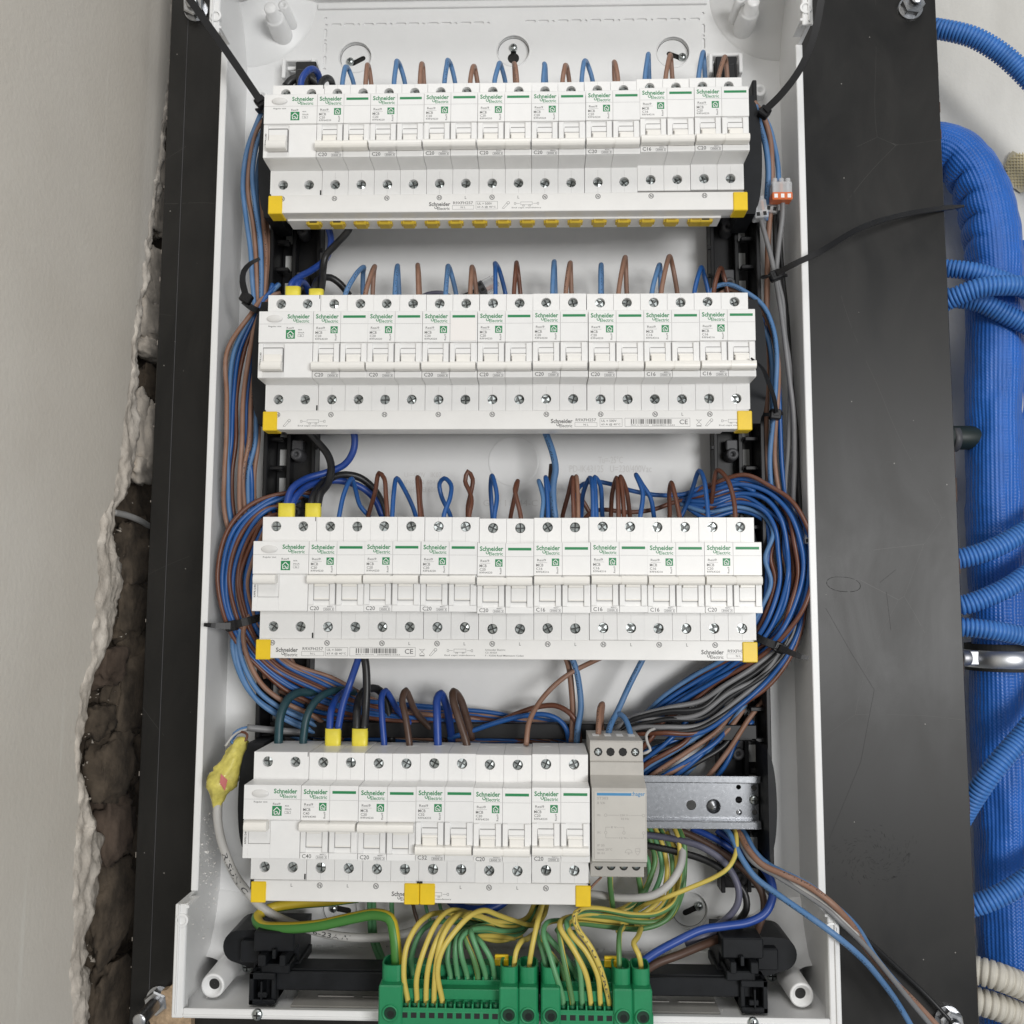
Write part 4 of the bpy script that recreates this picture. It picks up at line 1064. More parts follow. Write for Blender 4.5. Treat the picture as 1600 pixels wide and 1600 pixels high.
comb(2, -161, 161, "long white comb busbar with barcode at its left under the third breaker row", nl(2, range(0, 17, 2), [5, 7, 9, 11, 13, 15]) + [('logo', -149.5), ('type', -132), ('volt', -117), ('bars', -101), ('bin', -55.5), ('key', -49), ('cap', -33), ('addr', -12.5), ('logo', 127), ('type', 144)],
     [(-162.6, 1), (163, -1)], [])
comb(3, -160, -53.6, "short white comb busbar under the left half of the bottom breaker row", nl(3, [0, 2, 4], [1, 3]) + [('logo', -71)], [(-161, 1), (-53.3, -1)], [])
comb(3, -53.0, 54.6, "short white comb busbar under the right half of the bottom breaker row", nl(3, [6, 8, 10], [7, 9]) + [('cap', -47)], [(-53.0, 1), (55.2, -1)], [])

# ------------------------------------------------------------------ transformer at the right of the bottom row
zc = ROWZ[3]
t = thing("bell_transformer", "aged grey bell transformer module beside the bare rail in the bottom row", "transformer", (72, 0, zc - 36))
x0, x1 = 54.9, 89.6
pf = [(46, 48.5), (1, 48.5), (0, 47.5), (0, 36.0), (-2.4, 35.4), (-2.4, 27.5), (-12, 24.5), (-17.5, 22.5), (-18, 21.8), (-18, -21.6), (-14, -23.5), (-13, -26), (0, -27.0), (0, -35.6), (.5, -36.2), (46, -36.2)]
mb = MB(); v = [(x0+.3, *q) for q in pf] + [(x1-.6, *q) for q in pf]; k = len(pf)
mb.add(v, [(i, (i+1) % k, k+(i+1) % k, k+i) for i in range(k)] + [tuple(range(k)), tuple(reversed(range(k, 2*k)))]); mb.build("housing", M_grey_dev, t, org=(72, 0, -36))
mb = MB(); mb.box(x0+1.6, x1-1.4, -18.35, -17.8, -20.4, 20.6, .2)
mb.build("face_plate", mat("face_plate_grey", (0.52, 0.50, 0.46), 0.45, vary=0.04, scale=60), t, org=(72, 0, -36))
TX = (72, 0, -36)
p = Print(-18.42); p.r(58.3, 79.6, 18.0, 19.6); p.t(":hager", 79.9, 88.0, 17.2, 20.5, .012); p.build("brand_lettering", M_blue_print, t, org=TX)
p = Print(-18.42); M_faint = mat("faded_print", (0.34, 0.32, 0.30), 0.5)
p.t("ST303", 58.4, 65.2, 15.6, 17.2).t("8 VA", 58.4, 63.4, 12.8, 14.3)
p.t("PRI.", 58.4, 60.6, 5.6, 6.7).ring(63.6, 6.2, .9, .2).line(64.5, 6.2, 72, 6.2).t("230 V~", 72.4, 78.6, 5.7, 6.8).line(79, 6.2, 86, 6.2).ring(86.9, 6.2, .9, .2).t("50 Hz", 73, 78, 3.5, 4.7)
p.t("SEC.", 58.4, 60.8, -4.8, -3.7).ring(63.6, -4.3, .9, .2).line(63.6, -3.4, 63.6, -1.0).line(63.6, -1, 66.4, -1).t("8 V~", 66.8, 71.6, -1.6, -.4).line(72, -1, 74.8, -1).line(74.8, -1, 74.8, -3.4).ring(74.8, -4.3, .9, .2)
p.line(63.6, -5.2, 63.6, -7.4).line(63.6, -7.4, 71.5, -7.4).t("12 V~", 72, 77.6, -8, -6.8).line(78.4, -7.4, 86.9, -7.4).line(86.9, -7.4, 86.9, -5.2).ring(86.9, -4.3, .9, .2)
p.t("IP 20", 58.4, 62.8, -12.6, -11.3).t("tamb 20°C", 58.4, 67.6, -15, -13.6).t("IK 01", 58.4, 62.8, -17.2, -16)
p.ring(77.6, -16.2, 2.2, .2, 14, 0, math.pi).line(75.2, -16.2, 80, -16.2).ring(77.6, -16.8, .5, .2).frame(81.6, 84.6, -15.4, -13.6, .2).line(81.6, -15.6, 83.1, -17.6).line(84.6, -15.6, 83.1, -17.6)
p.build("type_lettering", M_faint, t, org=TX)
for i in range(4):
    x = 60.4 + i*7.9
    mb = MB(); mb.lathe((x, 0, 41.5), [(.05, -.05), (2.5, -.05), (2.7, -.2), (2.9, .2)], 8, smooth=False); w = mb.build("screw_well", M_dark, t, org=TX)  # flush dark disc, painted as the shade inside a screw hole
    if i in (0, 3):
        mb = MB(); mb.lathe((x, 0, 41.5), [(2.0, .4), (1.9, -.3), (.05, -.5)], 14); mb.box(x-1.6, x+1.6, -.62, -.4, 41.2, 41.8).box(x-.3, x+.3, -.63, -.4, 39.9, 43.1); mb.build("terminal_screw", M_screw, t, org=TX)
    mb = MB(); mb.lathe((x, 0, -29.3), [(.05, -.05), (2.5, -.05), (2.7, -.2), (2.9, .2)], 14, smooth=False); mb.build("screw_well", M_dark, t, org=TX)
    mb = MB(); mb.lathe((x, 0, -29.3), [(1.9, .2), (1.8, -.3), (.05, -.45)], 14); mb.build("terminal_screw", M_screw, t, org=TX)
    mb = MB(); mb.box(x-2.2, x+2.2, 20, 30, 48.45, 48.7, .1); mb.build("wire_entry", M_white_print, t, org=TX)

# ------------------------------------------------------------------ earth terminals on their black bar
bar = thing("terminal_bar", "black support bar between two chunky black brackets at the bottom of the enclosure", "support bar", (5, 40, -575))
mb = MB()
mb.box(-152, 163, 25, 28, -573, -561.5, .5).box(-152, 163, 28, 46, -563.5, -560.8, .4).box(-152, 163, 28, 46, -574.5, -572, .4); mb.build("bar", M_blackgrey, bar)
mb = MB()
for x in (-118, 127): mb.lathe((x, 0, -567.5), [(1.5, 24.9), (1.4, 26), (.05, 26)], 12)
mb.build("bar_hole", M_dark, bar)
for sx, xo in ((-1, 0), (1, 3)):
    pr = [(140, -541), (174, -541)] + [(182 + 10*math.cos(a), -552 + 10.5*math.sin(a)) for a in [math.pi/2*.9 - math.pi*.9*i/10 for i in range(11)]] + [(172, -566), (140, -566)]
    pr = [(sx*a + xo, b) for a, b in pr]
    if sx > 0: pr.reverse()
    mb = MB(); mb.geo(fill(pr, [], 34), lambda u, v, w: (u, 58+w, v))
    q = lambda a, b: sorted((sx*a+xo, sx*b+xo))
    mb.box(*q(139, 166), 24, 44, -549, -536, 1).box(*q(141, 160), 22, 42, -562, -556, .8).box(*q(143, 147), 18, 42, -556, -549, .5).box(*q(156, 161), 18, 42, -556, -549, .5).box(*q(164, 178), 34, 44, -560, -546, 1)
    mb.box(*q(150, 152.5), 20, 44, -552, -546, .4).box(*q(138, 169), 36, 70, -566, -560, .5)
    mb.box(*q(150, 167), 20, 24, -565, -561, .5).box(*q(150, 167), 20, 24, -581, -577.5, .5).box(*q(164, 167), 20, 60, -581, -561, .5).box(*q(150, 153), 22, 60, -581, -561, .5).box(*q(150, 167), 30, 60, -581, -561, .4)
    mb.box(*q(155, 161), 19.4, 22, -576, -572.8, .4).box(*q(158, 159.2), 19, 30, -578, -566, .2)
    mb.build("bracket", M_blackgrey, bar)
    mb = MB(); c = at(387 if sx < 0 else 1206, 1510 if sx < 0 else 1524, 62)
    mb.lathe((c.x, 0, c.z), [(0.05, 60), (3.4, 60.4), (4.0, 61.5), (4.0, 66)], 16); s_ = mb.build("bracket_screw", M_screw, bar)
    mb = MB(); mb.box(c.x-2.6, c.x+2.6, 59.8, 60.5, c.z-.5, c.z+.5).box(c.x-.5, c.x+.5, 59.78, 60.5, c.z-2.6, c.z+2.6); mb.build("cross_slot", M_dark, s_, org=(5, 40, -575))
def earth_block(x0, x1, left, right, n, label, nfront):
    t = thing("earth_terminal_block", label, "terminal block", ((x0+x1)/2, 10, -582), "green earth terminal blocks")
    mb = MB()
    mb.box(x0, x1, -9, 6, -584, -570.2, .7).box(x0, x1, -1.5, 18, -584, -560.5, .5).box(x0, x1, 12.5, 24, -575, -551, .6)
    lw_ = 7.4 if x1 - x0 > 80 else 6.0
    xl, xr = x0 + lw_*2 - (1.1 if lw_ > 7 else .6), x1 - 24.3
    p_ = (xr - xl)/n
    for i in range(n+1):                                   # ribs between the wire cells
        x = xl + p_*i
        mb.box(x-.55, x+.55, -8.6, 1, -570.6, -566, .2).box(x-.55, x+.55, 6.5, 13, -561, -555.8, .2)
    mb.box(xl, xr, -2.0, -1, -566.2, -560, .3).box(xl, xr, -8.8, -7.6, -571, -568.6, .2).box(xl, xr, 6.0, 7.2, -561.5, -557.6, .2)
    mb.build("body", M_green, t)
    mb = MB()
    for i in range(n):
        x = xl + p_*(i+.5)
        mb.box(x-1.75, x+1.75, -9.08, -8.5, -574.4, -571.2).box(x-1.9, x+1.9, -1.62, -1.2, -564.6, -561.2)
        mb.box(x-1.7, x+1.7, -7.2, -2.2, -570.1, -569.9).box(x-1.7, x+1.7, 7.4, 12.2, -560.4, -560.2)
    mb.build("test_slot", M_dark, t)
    mb = MB()
    for i in range(n):
        x = xl + p_*(i+.5)
        mb.lathe((x, -3.2, -570.1), [(1.9, .1), (1.9, 2.6), (1.45, 2.7), (1.4, .1)], 12, axis=2).lathe((x, 10, -560.4), [(1.9, .1), (1.9, 2.6), (1.45, 2.7), (1.4, .1)], 12, axis=2)
    mb.build("wire_funnel", mat("deep_green_plastic", (0.006, 0.13, 0.05), .5), t)
    xs = ([(x0 + lw_ + .3, lw_)] if left else []) + [(x1 - 6.7 - 12.0*i, 5.9) for i in range(right)]
    for x, hw in xs:
        mb = MB(); R = 6.6
        mb.box(x-hw, x+hw, -10.5, 20, -585, -555, .9)
        o_ = [(x + (hw-.1)*math.copysign(min(1, abs(math.cos(a))**.6), math.cos(a)), 5 + 9.4*math.copysign(abs(math.sin(a))**.6, math.sin(a))) for a in [2*math.pi*i/28 for i in range(28)]]
        i_ = [(x + (a-x)*.86, 5 + (b-5)*.88) for a, b in o_]
        m_ = 28; v = [(a, b, -555.5) for a, b in o_] + [(a, b, -545.5) for a, b in o_] + [(a, b, -545.5) for a, b in i_] + [(a, b, -556) for a, b in i_]
        mb.add(v, [(j*m_+i, j*m_+(i+1) % m_, (j+1)*m_+(i+1) % m_, (j+1)*m_+i) for j in range(3) for i in range(m_)], False)
        mb.lathe((x, 0, -571), [(4.9, -10.2), (4.9, -11.6), (4.0, -11.8), (3.7, -10.7)], 24)
        tb = mb.build("large_clamp", M_green, t)
        mb = MB(); mb.lathe((x, 0, -571), [(3.75, -10.6), (.05, -10.56)], 22, smooth=False); mb.add([(a, b, -555.8) for a, b in i_], [tuple(range(28))]); mb.build("clamp_hole", mat("hole_shade_green", (0.003, 0.03, 0.014), .5), tb, org=((x0+x1)/2, 10, -582))  # darkened green stands for the shade inside the clamp openings
        mb = MB(); mb.lathe((x+.3, 0, -571.8), [(2.2, -10.6), (2.1, -10.7), (.05, -10.7)], 12, smooth=False); mb.build("clamp_screw", mat("dim_steel", (.05, .06, .055), .35, 1.0), tb, org=((x0+x1)/2, 10, -582))
    mb = MB(); cx = x1 - 14
    mb.box(cx-10-4.5, cx-10+4.5, 12, 15, -551, -546.5, .4).box(cx-10-4.5, cx-10+4.5, 12.5, 15, -546.5, -544.5, .4); yl = mb.build("yellow_latch", M_yellow, t)
    mb = MB(); mb.lathe((cx-10, 0, -549.4), [(2.2, 11.9), (2.0, 13), (.05, 13)], 14); mb.build("latch_hole", M_dark, yl, org=((x0+x1)/2, 10, -582))
    p = Print(-9.06); p.ring(xl+2, -580, 2.0, .15).frame(xl+5, xl+12, -581.6, -578.4, .12); p.build("moulded_mark", mat("green_mark", (0.006, 0.15, 0.055), .5), t)
    return t
earth_block(-77, 22.6, 1, 2, 11, "larger green earth terminal block at the left, packed with green and yellow wires", 11)
earth_block(23.6, 93, 1, 2, 6, "smaller green earth terminal block at the right, six wires in front", 6)
# ------------------------------------------------------------------ wires
CN = {'lb': 'light blue', 'lp': 'light blue', 'bl': 'blue', 'db': 'deep blue', 'br': 'light brown', 'bp': 'light brown', 'dr': 'red-brown', 'kb': 'dark brown', 'bk': 'black',
      'gy': 'grey', 'pg': 'violet-grey', 'te': 'dark teal', 'wt': 'pale grey', 'ey': 'green and yellow', 'ef': 'green and yellow', 'eg': 'green and yellow', 'eb': 'green and yellow'}
R0 = {'lb': 1.75, 'lp': 1.75, 'bl': 1.62, 'db': 2.5, 'br': 1.75, 'bp': 1.75, 'dr': 1.62, 'kb': 2.4, 'bk': 2.5, 'gy': 1.7, 'pg': 2.3, 'te': 2.6, 'wt': 2.9, 'ey': 1.75, 'ef': 1.75, 'eg': 1.75, 'eb': 3.5}
def W(kind, label, pts, r=None, group=None, n=10, name="wire", cat="wire", jit=0.0):
    """one wire: pts are places along it (photo sight line + depth in mm, or plain points)"""
    P3 = [p if isinstance(p, Vector) else at(*p) for p in pts]
    jit = jit or .25
    if jit:
        for q in P3[1:-1]: q += Vector((random.uniform(-jit, jit), random.uniform(-jit, jit), random.uniform(-jit, jit)))
    path = spline(P3, 2.6)
    r = r or R0[kind]
    mb = MB(); sweep(mb, path, r, n)
    o = mb.build(name, WM[kind], org=tuple(path[0]))
    tag(o, label.format(c=CN[kind]), cat, group)
    o["_x"] = 0; del o["_x"]
    return path
def loop(kind, row, n, L, A, R=None, r=None, where="terminal", front='L', label=None):
    """inverted U standing on the terminals of a row: into the clamp in front, away behind the breaker"""
    if R is None: R = (A[0]+1.5, L[1])
    yf, yb = 27, 56
    yl, yr = (yf, yb) if front == 'L' else (yb, yf)
    ym = (yf+yb)/2
    hL, hR = L[1]-A[1], R[1]-A[1]
    k = .80; w = (R[0]-L[0])
    pl = (L[0] + (A[0]-L[0])*.62, L[1] - hL*.72, yl + (ym-yl)*.25); pr = (R[0] + (A[0]-R[0])*.62, R[1] - hR*.72, yr + (ym-yr)*.25)
    pts = [(L[0], L[1]+16, yl), (L[0], L[1], yl), pl, (A[0], A[1]+3, ym), pr, (R[0], R[1], yr), (R[0]+2, R[1]+26, yr+4)]
    return W(kind, label or f"{{c}} wire looped over the {ROWN[row]} row into its {ORD[n]} terminal from the left", pts, r, f"wires looping into the {ROWN[row]} row")

# top row
W('db', "deep blue wire bent into the first terminal of the top row", [(470,140,28),(471,128,28),(478,114,32),(488,108,38),(497,114,46),(501,130,54),(503,150,60)], 2.4)
W('bk', "black wire bent close over the second terminal of the top row", [(500,140,30),(503,128,34),(511,122,40),(518,126,48),(521,142,56)], 2.4)
W('bk', "thick black wire lying behind the top left breaker", [(446,136,66),(458,124,66),(474,122,66),(488,126,66),(500,136,66)], 3.2)
T1 = [('lb',535,541,552,101),('br',571,574,580,98),('lb',616,621,633,93),('br',656,659,663,96),('lp',695,700,711,91),('br',735,740,746,100),('lb',773,781,789,96),('bp',808,803,None,96),
      ('lb',849,851,None,97),('br',879,884,889,99),('lb',909,914,926,92),('br',965,959,None,94),('lb',1008,1013,None,82),('br',1040,1047,1051,83),('lb',1091,1099,1102,79),('bp',1123,1133,1136,86)]
for i, (k, l, a, r_, y) in enumerate(T1):
    b = 130 - 8*i/15
    loop(k, 0, i+3, (l, b), (a, y), (r_, b) if r_ else None)
# second row
T2 = [('lp',539,568,567,414),('bp',571,586,582,413),('lp',617,621,624,412),('br',654,653,656,411),('lp',696,700,713,412),('br',735,738,744,414),('bl',774,774,790,408),('dr',803,807,813,407),
      ('lb',863,866,None,405),('bp',884,891,893,408),('lp',938,939,None,411),('br',966,977,979,399),('lb',1019,1031,None,411),('br',1033,1046,1058,398),('bl',1085,1096,1106,415),('dr',1115,1126,1137,416)]
for i, (k, l, a, r_, y) in enumerate(T2):
    b = 461 - 5*i/15
    loop(k, 1, i+3, (l, b), (a, y), (r_, b) if r_ else None)
# third row
def w3(k, n, pts, **kw): W(k, f"{{c}} wire looped over the third row, {ORD[n]} terminal" + kw.pop('x', ''), pts, kw.pop('r', None), "wires looping into the third row")
B = 808
w3('bl', 3, [(527,B+16,28),(529,B,28),(538,772,32),(550,748,40),(556,766,48),(563,790,54),(578,B,58)])
w3('dr', 4, [(573,B+12,56),(576,B-4,54),(586,768,44),(592,739,38),(600,748,34),(603,775,30),(605,B,28),(606,B+15,28)])
w3('bl', 5, [(612,B+16,28),(613,B,28),(615,770,32),(620,747,40),(631,764,48),(646,795,54),(652,B+8,58)])
w3('dr', 6, [(658,B+16,28),(657,B,28),(654,775,33),(652,746,40),(656,752,46),(656,780,52),(660,B+4,56)])
w3('bl', 7, [(692,B+14,28),(694,B-4,28),(703,778,32),(704,757,38),(694,747,42),(687,756,46),(690,776,48),(702,B-6,54),(708,B+12,58)])
w3('dr', 8, [(732,B+14,28),(733,B-4,28),(737,782,34),(734,768,38),(727,752,40),(731,736,40),(738,748,44),(735,772,46),(731,790,52),(731,B+10,58)])
w3('bl', 9, [(772,B+16,28),(773,B,28),(776,775,34),(769,743,40),(766,760,48),(769,B,54),(770,B+14,58)])
w3('dr', 10, [(797,B+12,54),(798,B,52),(805,775,44),(809,752,40),(805,764,36),(808,780,32),(813,B-4,28),(815,B+14,28)])
w3('lb', 11, [(846,B+14,28),(846,B,28),(849,780,32),(842,751,40),(850,772,50),(853,B,56)], x=", pale one of the pair", r=1.5)
w3('bl', 11, [(856,B+14,30),(856,B,30),(855,775,34),(853,746,40),(860,775,46),(862,B,52),(863,B+14,58)], x=", darker one of the pair")
w3('dr', 12, [(879,B+14,54),(879,B,52),(888,772,44),(895,745,40),(895,772,34),(896,B,28),(896,B+14,28)], x=", darker one of the pair")
w3('br', 12, [(903,B+14,28),(903,B,28),(903,775,34),(900,744,40),(896,766,48),(900,B,58)], x=", paler one of the pair", r=1.5)
w3('bl', 13, [(907,B+14,54),(908,B,54),(912,770,46),(922,746,42),(926,766,32),(926,B,28),(926,B+14,28)], x=", left of two")
w3('bl', 13, [(933,B+14,28),(932,B,28),(931,770,34),(929,745,40),(938,758,46),(941,B-10,54),(942,B+10,58)], x=", right of two")
w3('dr', 14, [(954,B+14,54),(954,B,54),(957,770,46),(963,747,42),(966,770,34),(967,B,28),(967,B+14,28)], x=", left of two")
w3('dr', 14, [(975,B+14,30),(975,B,30),(972,770,36),(970,745,40),(978,764,46),(984,B-8,52),(985,B+12,58)], x=", right of two")
w3('bl', 15, [(998,B+14,30),(1001,B-4,30),(1004,770,34),(994,742,40),(1004,757,46),(1016,778,50),(1021,B-4,54),(1024,B+14,60)])
w3('dr', 16, [(1045,B+14,54),(1046,B-4,52),(1046,770,46),(1049,754,40),(1054,772,36),(1061,B-6,30),(1064,B+14,28)])
w3('bl', 17, [(1060,B+8,60),(1072,790,58),(1082,764,50),(1092,736,42),(1099,748,36),(1106,B-6,28),(1107,B+14,28)])
w3('dr', 18, [(1108,B+12,60),(1110,B-6,58),(1114,770,50),(1121,735,42),(1136,748,36),(1147,785,30),(1149,B+14,28)])
# pair of supply wires between rows and their yellow twin ferrules
def ferrule(px0, px1, py0, py1, y, label):
    a, b = at(px0, py1, y), at(px1, py0, y); t = thing("twin_ferrule", label, "ferrule", ((a.x+b.x)/2, y, a.z), "yellow twin ferrules")
    mb = MB(); w = (b.x-a.x)/2; c = (a.x+b.x)/2
    pr = [(c + w*math.copysign(abs(math.cos(q))**.55, math.cos(q)), y + 3.2*math.copysign(abs(math.sin(q))**.6, math.sin(q))) for q in [2*math.pi*i/24 for i in range(24)]]
    v = [(c+(p-c)*.93, q, a.z-3) for p, q in pr] + [(p, q, a.z+1) for p, q in pr] + [(p, q, b.z) for p, q in pr] + [(c+(p-c)*.86, y+(q-y)*.86, b.z) for p, q in pr] + [(c+(p-c)*.8, y+(q-y)*.8, b.z-3) for p, q in pr]
    mb.add(v, [(j*24+i, j*24+(i+1) % 24, (j+1)*24+(i+1) % 24, (j+1)*24+i) for j in range(4) for i in range(24)], True)
    mb.build("sleeve", M_yellow_ferrule, t)
    mb = MB(); mb.add([v[96+i] for i in range(24)], [tuple(range(24))]); mb.build("sleeve_bottom", M_yellow_ferrule, t)
ferrule(446,470,449,466,27,"yellow ferrule on blue wires, left of two above the second row"); ferrule(483,506,453,468,27,"yellow ferrule on black wires, right of two above the second row")
ferrule(435,461,787,812,27,"yellow ferrule on blue wires, left of two above the third row"); ferrule(477,502,787,812,27,"yellow ferrule on black wires, right of two above the third row")
ferrule(508,533,1138,1165,30,"yellow ferrule on blue wires, left of two above the bottom row"); ferrule(550,575,1138,1165,30,"yellow ferrule on black wires, right of two above the bottom row")
D = 2.45
W('db', "deep blue supply wire dropping from the top row to the second row's yellow ferrule", [(505,335,30),(512,352,34),(518,378,42),(509,404,46),(488,422,42),(466,434,34),(455,446,28),(453,462,27)], D)
W('db', "short deep blue wire arching from the blue ferrule above the second row", [(463,462,27),(464,446,28),(470,440,36),(478,446,46),(485,462,54),(488,475,60)], D)
W('bk', "black supply wire running down from the top row to the ferrule above the second row", [(549,345,26),(544,360,28),(524,382,36),(509,400,40),(505,424,40),(504,440,34),(500,462,27)], D+.1)
W('bk', "black wire arching right from the black ferrule above the second row", [(490,462,27),(492,448,30),(500,436,44),(516,434,50),(532,444,54),(546,462,58)], D+.1)
W('db', "deep blue supply wire curving from the second row to the third row's yellow ferrule", [(548,660,40),(554,682,44),(552,706,46),(538,726,48),(510,738,46),(478,748,40),(456,764,32),(447,792,27)], D+.1)
W('db', "deep blue wire arching right from the blue ferrule above the third row", [(455,792,27),(463,776,32),(480,760,42),(505,752,50),(535,752,54),(565,762,58),(585,780,62),(598,808,64)], D)
W('bk', "black supply wire curving down from the second row to the ferrule above the third row", [(480,672,44),(492,686,46),(512,710,46),(518,730,44),(512,756,40),(500,772,32),(496,792,27)], D+.3)
W('bk', "black wire arching right from the black ferrule above the third row", [(486,792,27),(490,776,32),(508,752,46),(535,742,54),(562,746,60),(584,764,64),(598,790,64),(606,815,64)], D+.3)
W('db', "deep blue supply wire dropping from the third row to the bottom row's yellow ferrule", [(563,1018,34),(558,1036,36),(548,1064,38),(536,1100,34),(528,1140,30)], D)
W('db', "short deep blue wire behind the ferrule above the bottom row", [(515,1142,30),(517,1112,34),(524,1094,42),(534,1084,52),(548,1076,60)], D)
W('bk', "black supply wire running down from the third row to the ferrule above the bottom row", [(567,1018,34),(571,1036,36),(573,1070,36),(571,1110,34),(569,1142,30)], D+.3)
W('bk', "short black wire behind the black ferrule above the bottom row", [(557,1142,30),(558,1110,34),(562,1090,44),(572,1078,52),(588,1076,58),(602,1090,62),(608,1120,64),(612,1160,64)], D+.4)
W('te', "thick dark teal wire arching into the first terminal of the bottom row", [(435,1178,36),(435,1150,36),(438,1118,38),(450,1092,44),(468,1082,52),(492,1084,60),(510,1090,66)], 3.0)
W('te', "thick dark teal wire arching into the second terminal of the bottom row", [(473,1178,36),(474,1150,36),(480,1118,38),(494,1095,44),(514,1081,52),(536,1078,60),(555,1082,68)], 2.7)
W('db', "deep blue wire bent into the fifth terminal of the bottom row", [(601,1178,34),(600,1162,34),(597,1120,36),(596,1088,40),(602,1079,46),(610,1090,50),(622,1110,56),(642,1132,62),(662,1150,66)], 2.2)
W('kb', "brown wire bent into the sixth terminal of the bottom row", [(641,1180,34),(640,1163,34),(634,1122,36),(629,1094,40),(634,1079,46),(641,1092,50),(650,1112,56),(672,1138,62),(690,1160,66)], 2.35)
W('db', "deep blue wire bent into the seventh terminal of the bottom row", [(684,1180,34),(684,1163,34),(683,1120,36),(683,1092,40),(689,1083,46),(696,1098,52),(703,1130,58),(706,1160,62)], 2.75)
W('kb', "dark brown wire bent into the eighth terminal of the bottom row", [(731,1180,34),(729,1162,34),(718,1125,36),(708,1094,40),(709,1081,46),(719,1092,52),(730,1125,58),(738,1155,62)], 2.75)

# left-hand bundle, top row to second row
GL = "wires in the left-hand bundle"
q = [('lb',[(412,168,34),(402,190,36),(386,235,40),(379,290,42),(384,340,44),(391,390,44),(394,440,46),(400,500,52)]),
     ('br',[(413,186,36),(400,205,38),(390,250,42),(388,300,44),(396,350,46),(400,400,46),(402,450,48),(404,500,54)]),
     ('lp',[(414,196,38),(403,220,40),(395,270,40),(399,320,40),(406,370,42),(409,420,44),(408,470,50)]),
     ('bp',[(418,240,40),(409,262,44),(408,300,46),(412,350,48),(416,400,48),(414,450,50),(412,490,54)]),
     ('lb',[(416,215,44),(407,240,48),(401,290,50),(404,340,52),(410,390,54),(406,450,56),(404,490,58)]),
     ('br',[(420,300,50),(414,330,52),(420,370,54),(421,420,54),(420,480,58)])]
for i, (k, pts) in enumerate(q): W(k, f"{{c}} wire, {ORD[i+1]} from outside in the left bundle beside the top row", pts, group=GL)
# left-hand bundle beside the second row
xs2 = [('br',352,352,350),('lb',362,357,356),('bl',371,361,356),('dr',379,368,364),('br',387,378,374),('bp',396,389,380),('lp',402,398,388),('br',408,404,396),('bl',394,384,392),('br',404,392,384)]
for i, (k, a, b_, c) in enumerate(xs2):
    y = 40 + (i % 4)*3 + (6 if i > 7 else 0)
    W(k, f"{{c}} wire, {ORD[i+1]} from outside in the left bundle beside the second row",
      [(438-i*1.5,452-(8 if k in ('lb','bl') else -6),52),(412,466 + i*3,46),(392 + i*1.5,490 + i*5,y),(a+4,548,y),(b_+2,620,y),(b_,690,y),(c,740,y+2),(c+2,800,y+8),(372+i*4,880,y+14),(384+i*5,970,y+14),(415+i*6,1060,y+16)], group=GL, r=1.7, jit=.7)
# arcs sweeping round the left of the third row and into the gap above the bottom row
arcs = [('dr',0),('bl',1),('bl',2),('dr',3),('bl',4),('dr',5),('dr',6),('bl',7),('br',8),('bl',9),('br',10)]
for i, (k, j) in enumerate(arcs):
    t = i/10
    st = [(500-8*j, 772+6*math.sin(j*2)+t*10, 60), (455-3*j, 762+7*j if k == 'bl' and j < 5 else 770+6*j, 52)]
    xo = 339 + 60*t**.9 + (3*math.sin(j*3.1))
    W(k, f"{{c}} wire, {ORD[i+1]} from outside in the bend left of the third row",
      [st[0], st[1], (xo+58-30*t, 785+44*t, 46), (xo+18-4*t, 826+40*t, 42+j*.9), (xo, 890+24*t, 42+j), (xo+6, 950+6*t, 43+j), (xo+28-6*t, 1000-4*t, 44+j*1.2), (xo+62-8*t, 1042-8*t, 48+j), (xo+118, 1082-22*t, 55+j), (560+4*j, 1116-18*t, 60+j), (700+10*j, 1131-14*t, 64+j), (820+9*j, 1146-6*t, 68), (900, 1160, 70)], group="wires bending round the left of the third row", r=1.62, jit=.9)
for i, (dx, dy, k) in enumerate([(0,0,'lb'),(9,-6,'lb'),(16,-14,'br'),(5,6,'lb')]):
    W(k, f"{{c}} wire, {ORD[i+1]} of the slack ones hanging left of the third comb busbar", [(372+dx,975+dy,50),(364+dx,1004+dy,44),(372+dx,1045+dy,44),(394+dx,1085+dy,46),(430+dx,1112+dy,52),(475+dx,1134+dy,60),(520+dx,1156,66)], group="slack wires left of the third busbar")
# layer of wires crossing the gap above the bottom row
for i in range(17):
    k = ['bl','dr','bl','br','bl','dr','lb','bl','dr','bl','br','bl','lb','bl','dr','bl','lb'][i]
    y0 = 1082 + i*6.2; sl = 10 + 6*math.sin(i*1.9)
    W(k, f"{{c}} wire, {ORD[i+1]} from the top of the layer crossing above the bottom row", [(430+i*2, y0-26+i*1.5, 66+(i % 3)*3),(500,y0+4,66+(i % 3)*3),(590,y0+16-i*.9,66+(i % 3)*3.2),(700,y0+sl+18-i*1.4,68+(i % 3)*3),(800,min(1160,y0+sl+30-i),70),(880,1158+i*.5,72)], group="wires crossing above the bottom row", jit=1.6)
W('bl', "blue wire humped above the ninth to twelfth bottom-row terminals", [(700,1154,60),(735,1143,60),(780,1128,58),(825,1117,56),(852,1117,54),(872,1124,54),(884,1138,54),(889,1160,56)], 1.8)
W('dr', "red-brown wire humped higher above the right-hand bottom-row breakers", [(770,1132,62),(810,1114,60),(840,1104,58),(868,1103,56),(888,1112,54),(900,1128,54),(906,1160,56)], 1.9)
W('br', "light brown wire sweeping from under the third busbar down to the bottom row", [(962,1018,50),(925,1034,54),(890,1052,54),(862,1075,50),(840,1102,44),(826,1130,38),(822,1165,34)], 1.8)
W('br', "light brown wire dropping straight from the third busbar to the right bottom breaker", [(880,1018,58),(888,1040,60),(893,1075,60),(895,1115,58),(893,1160,54)], 2.2)
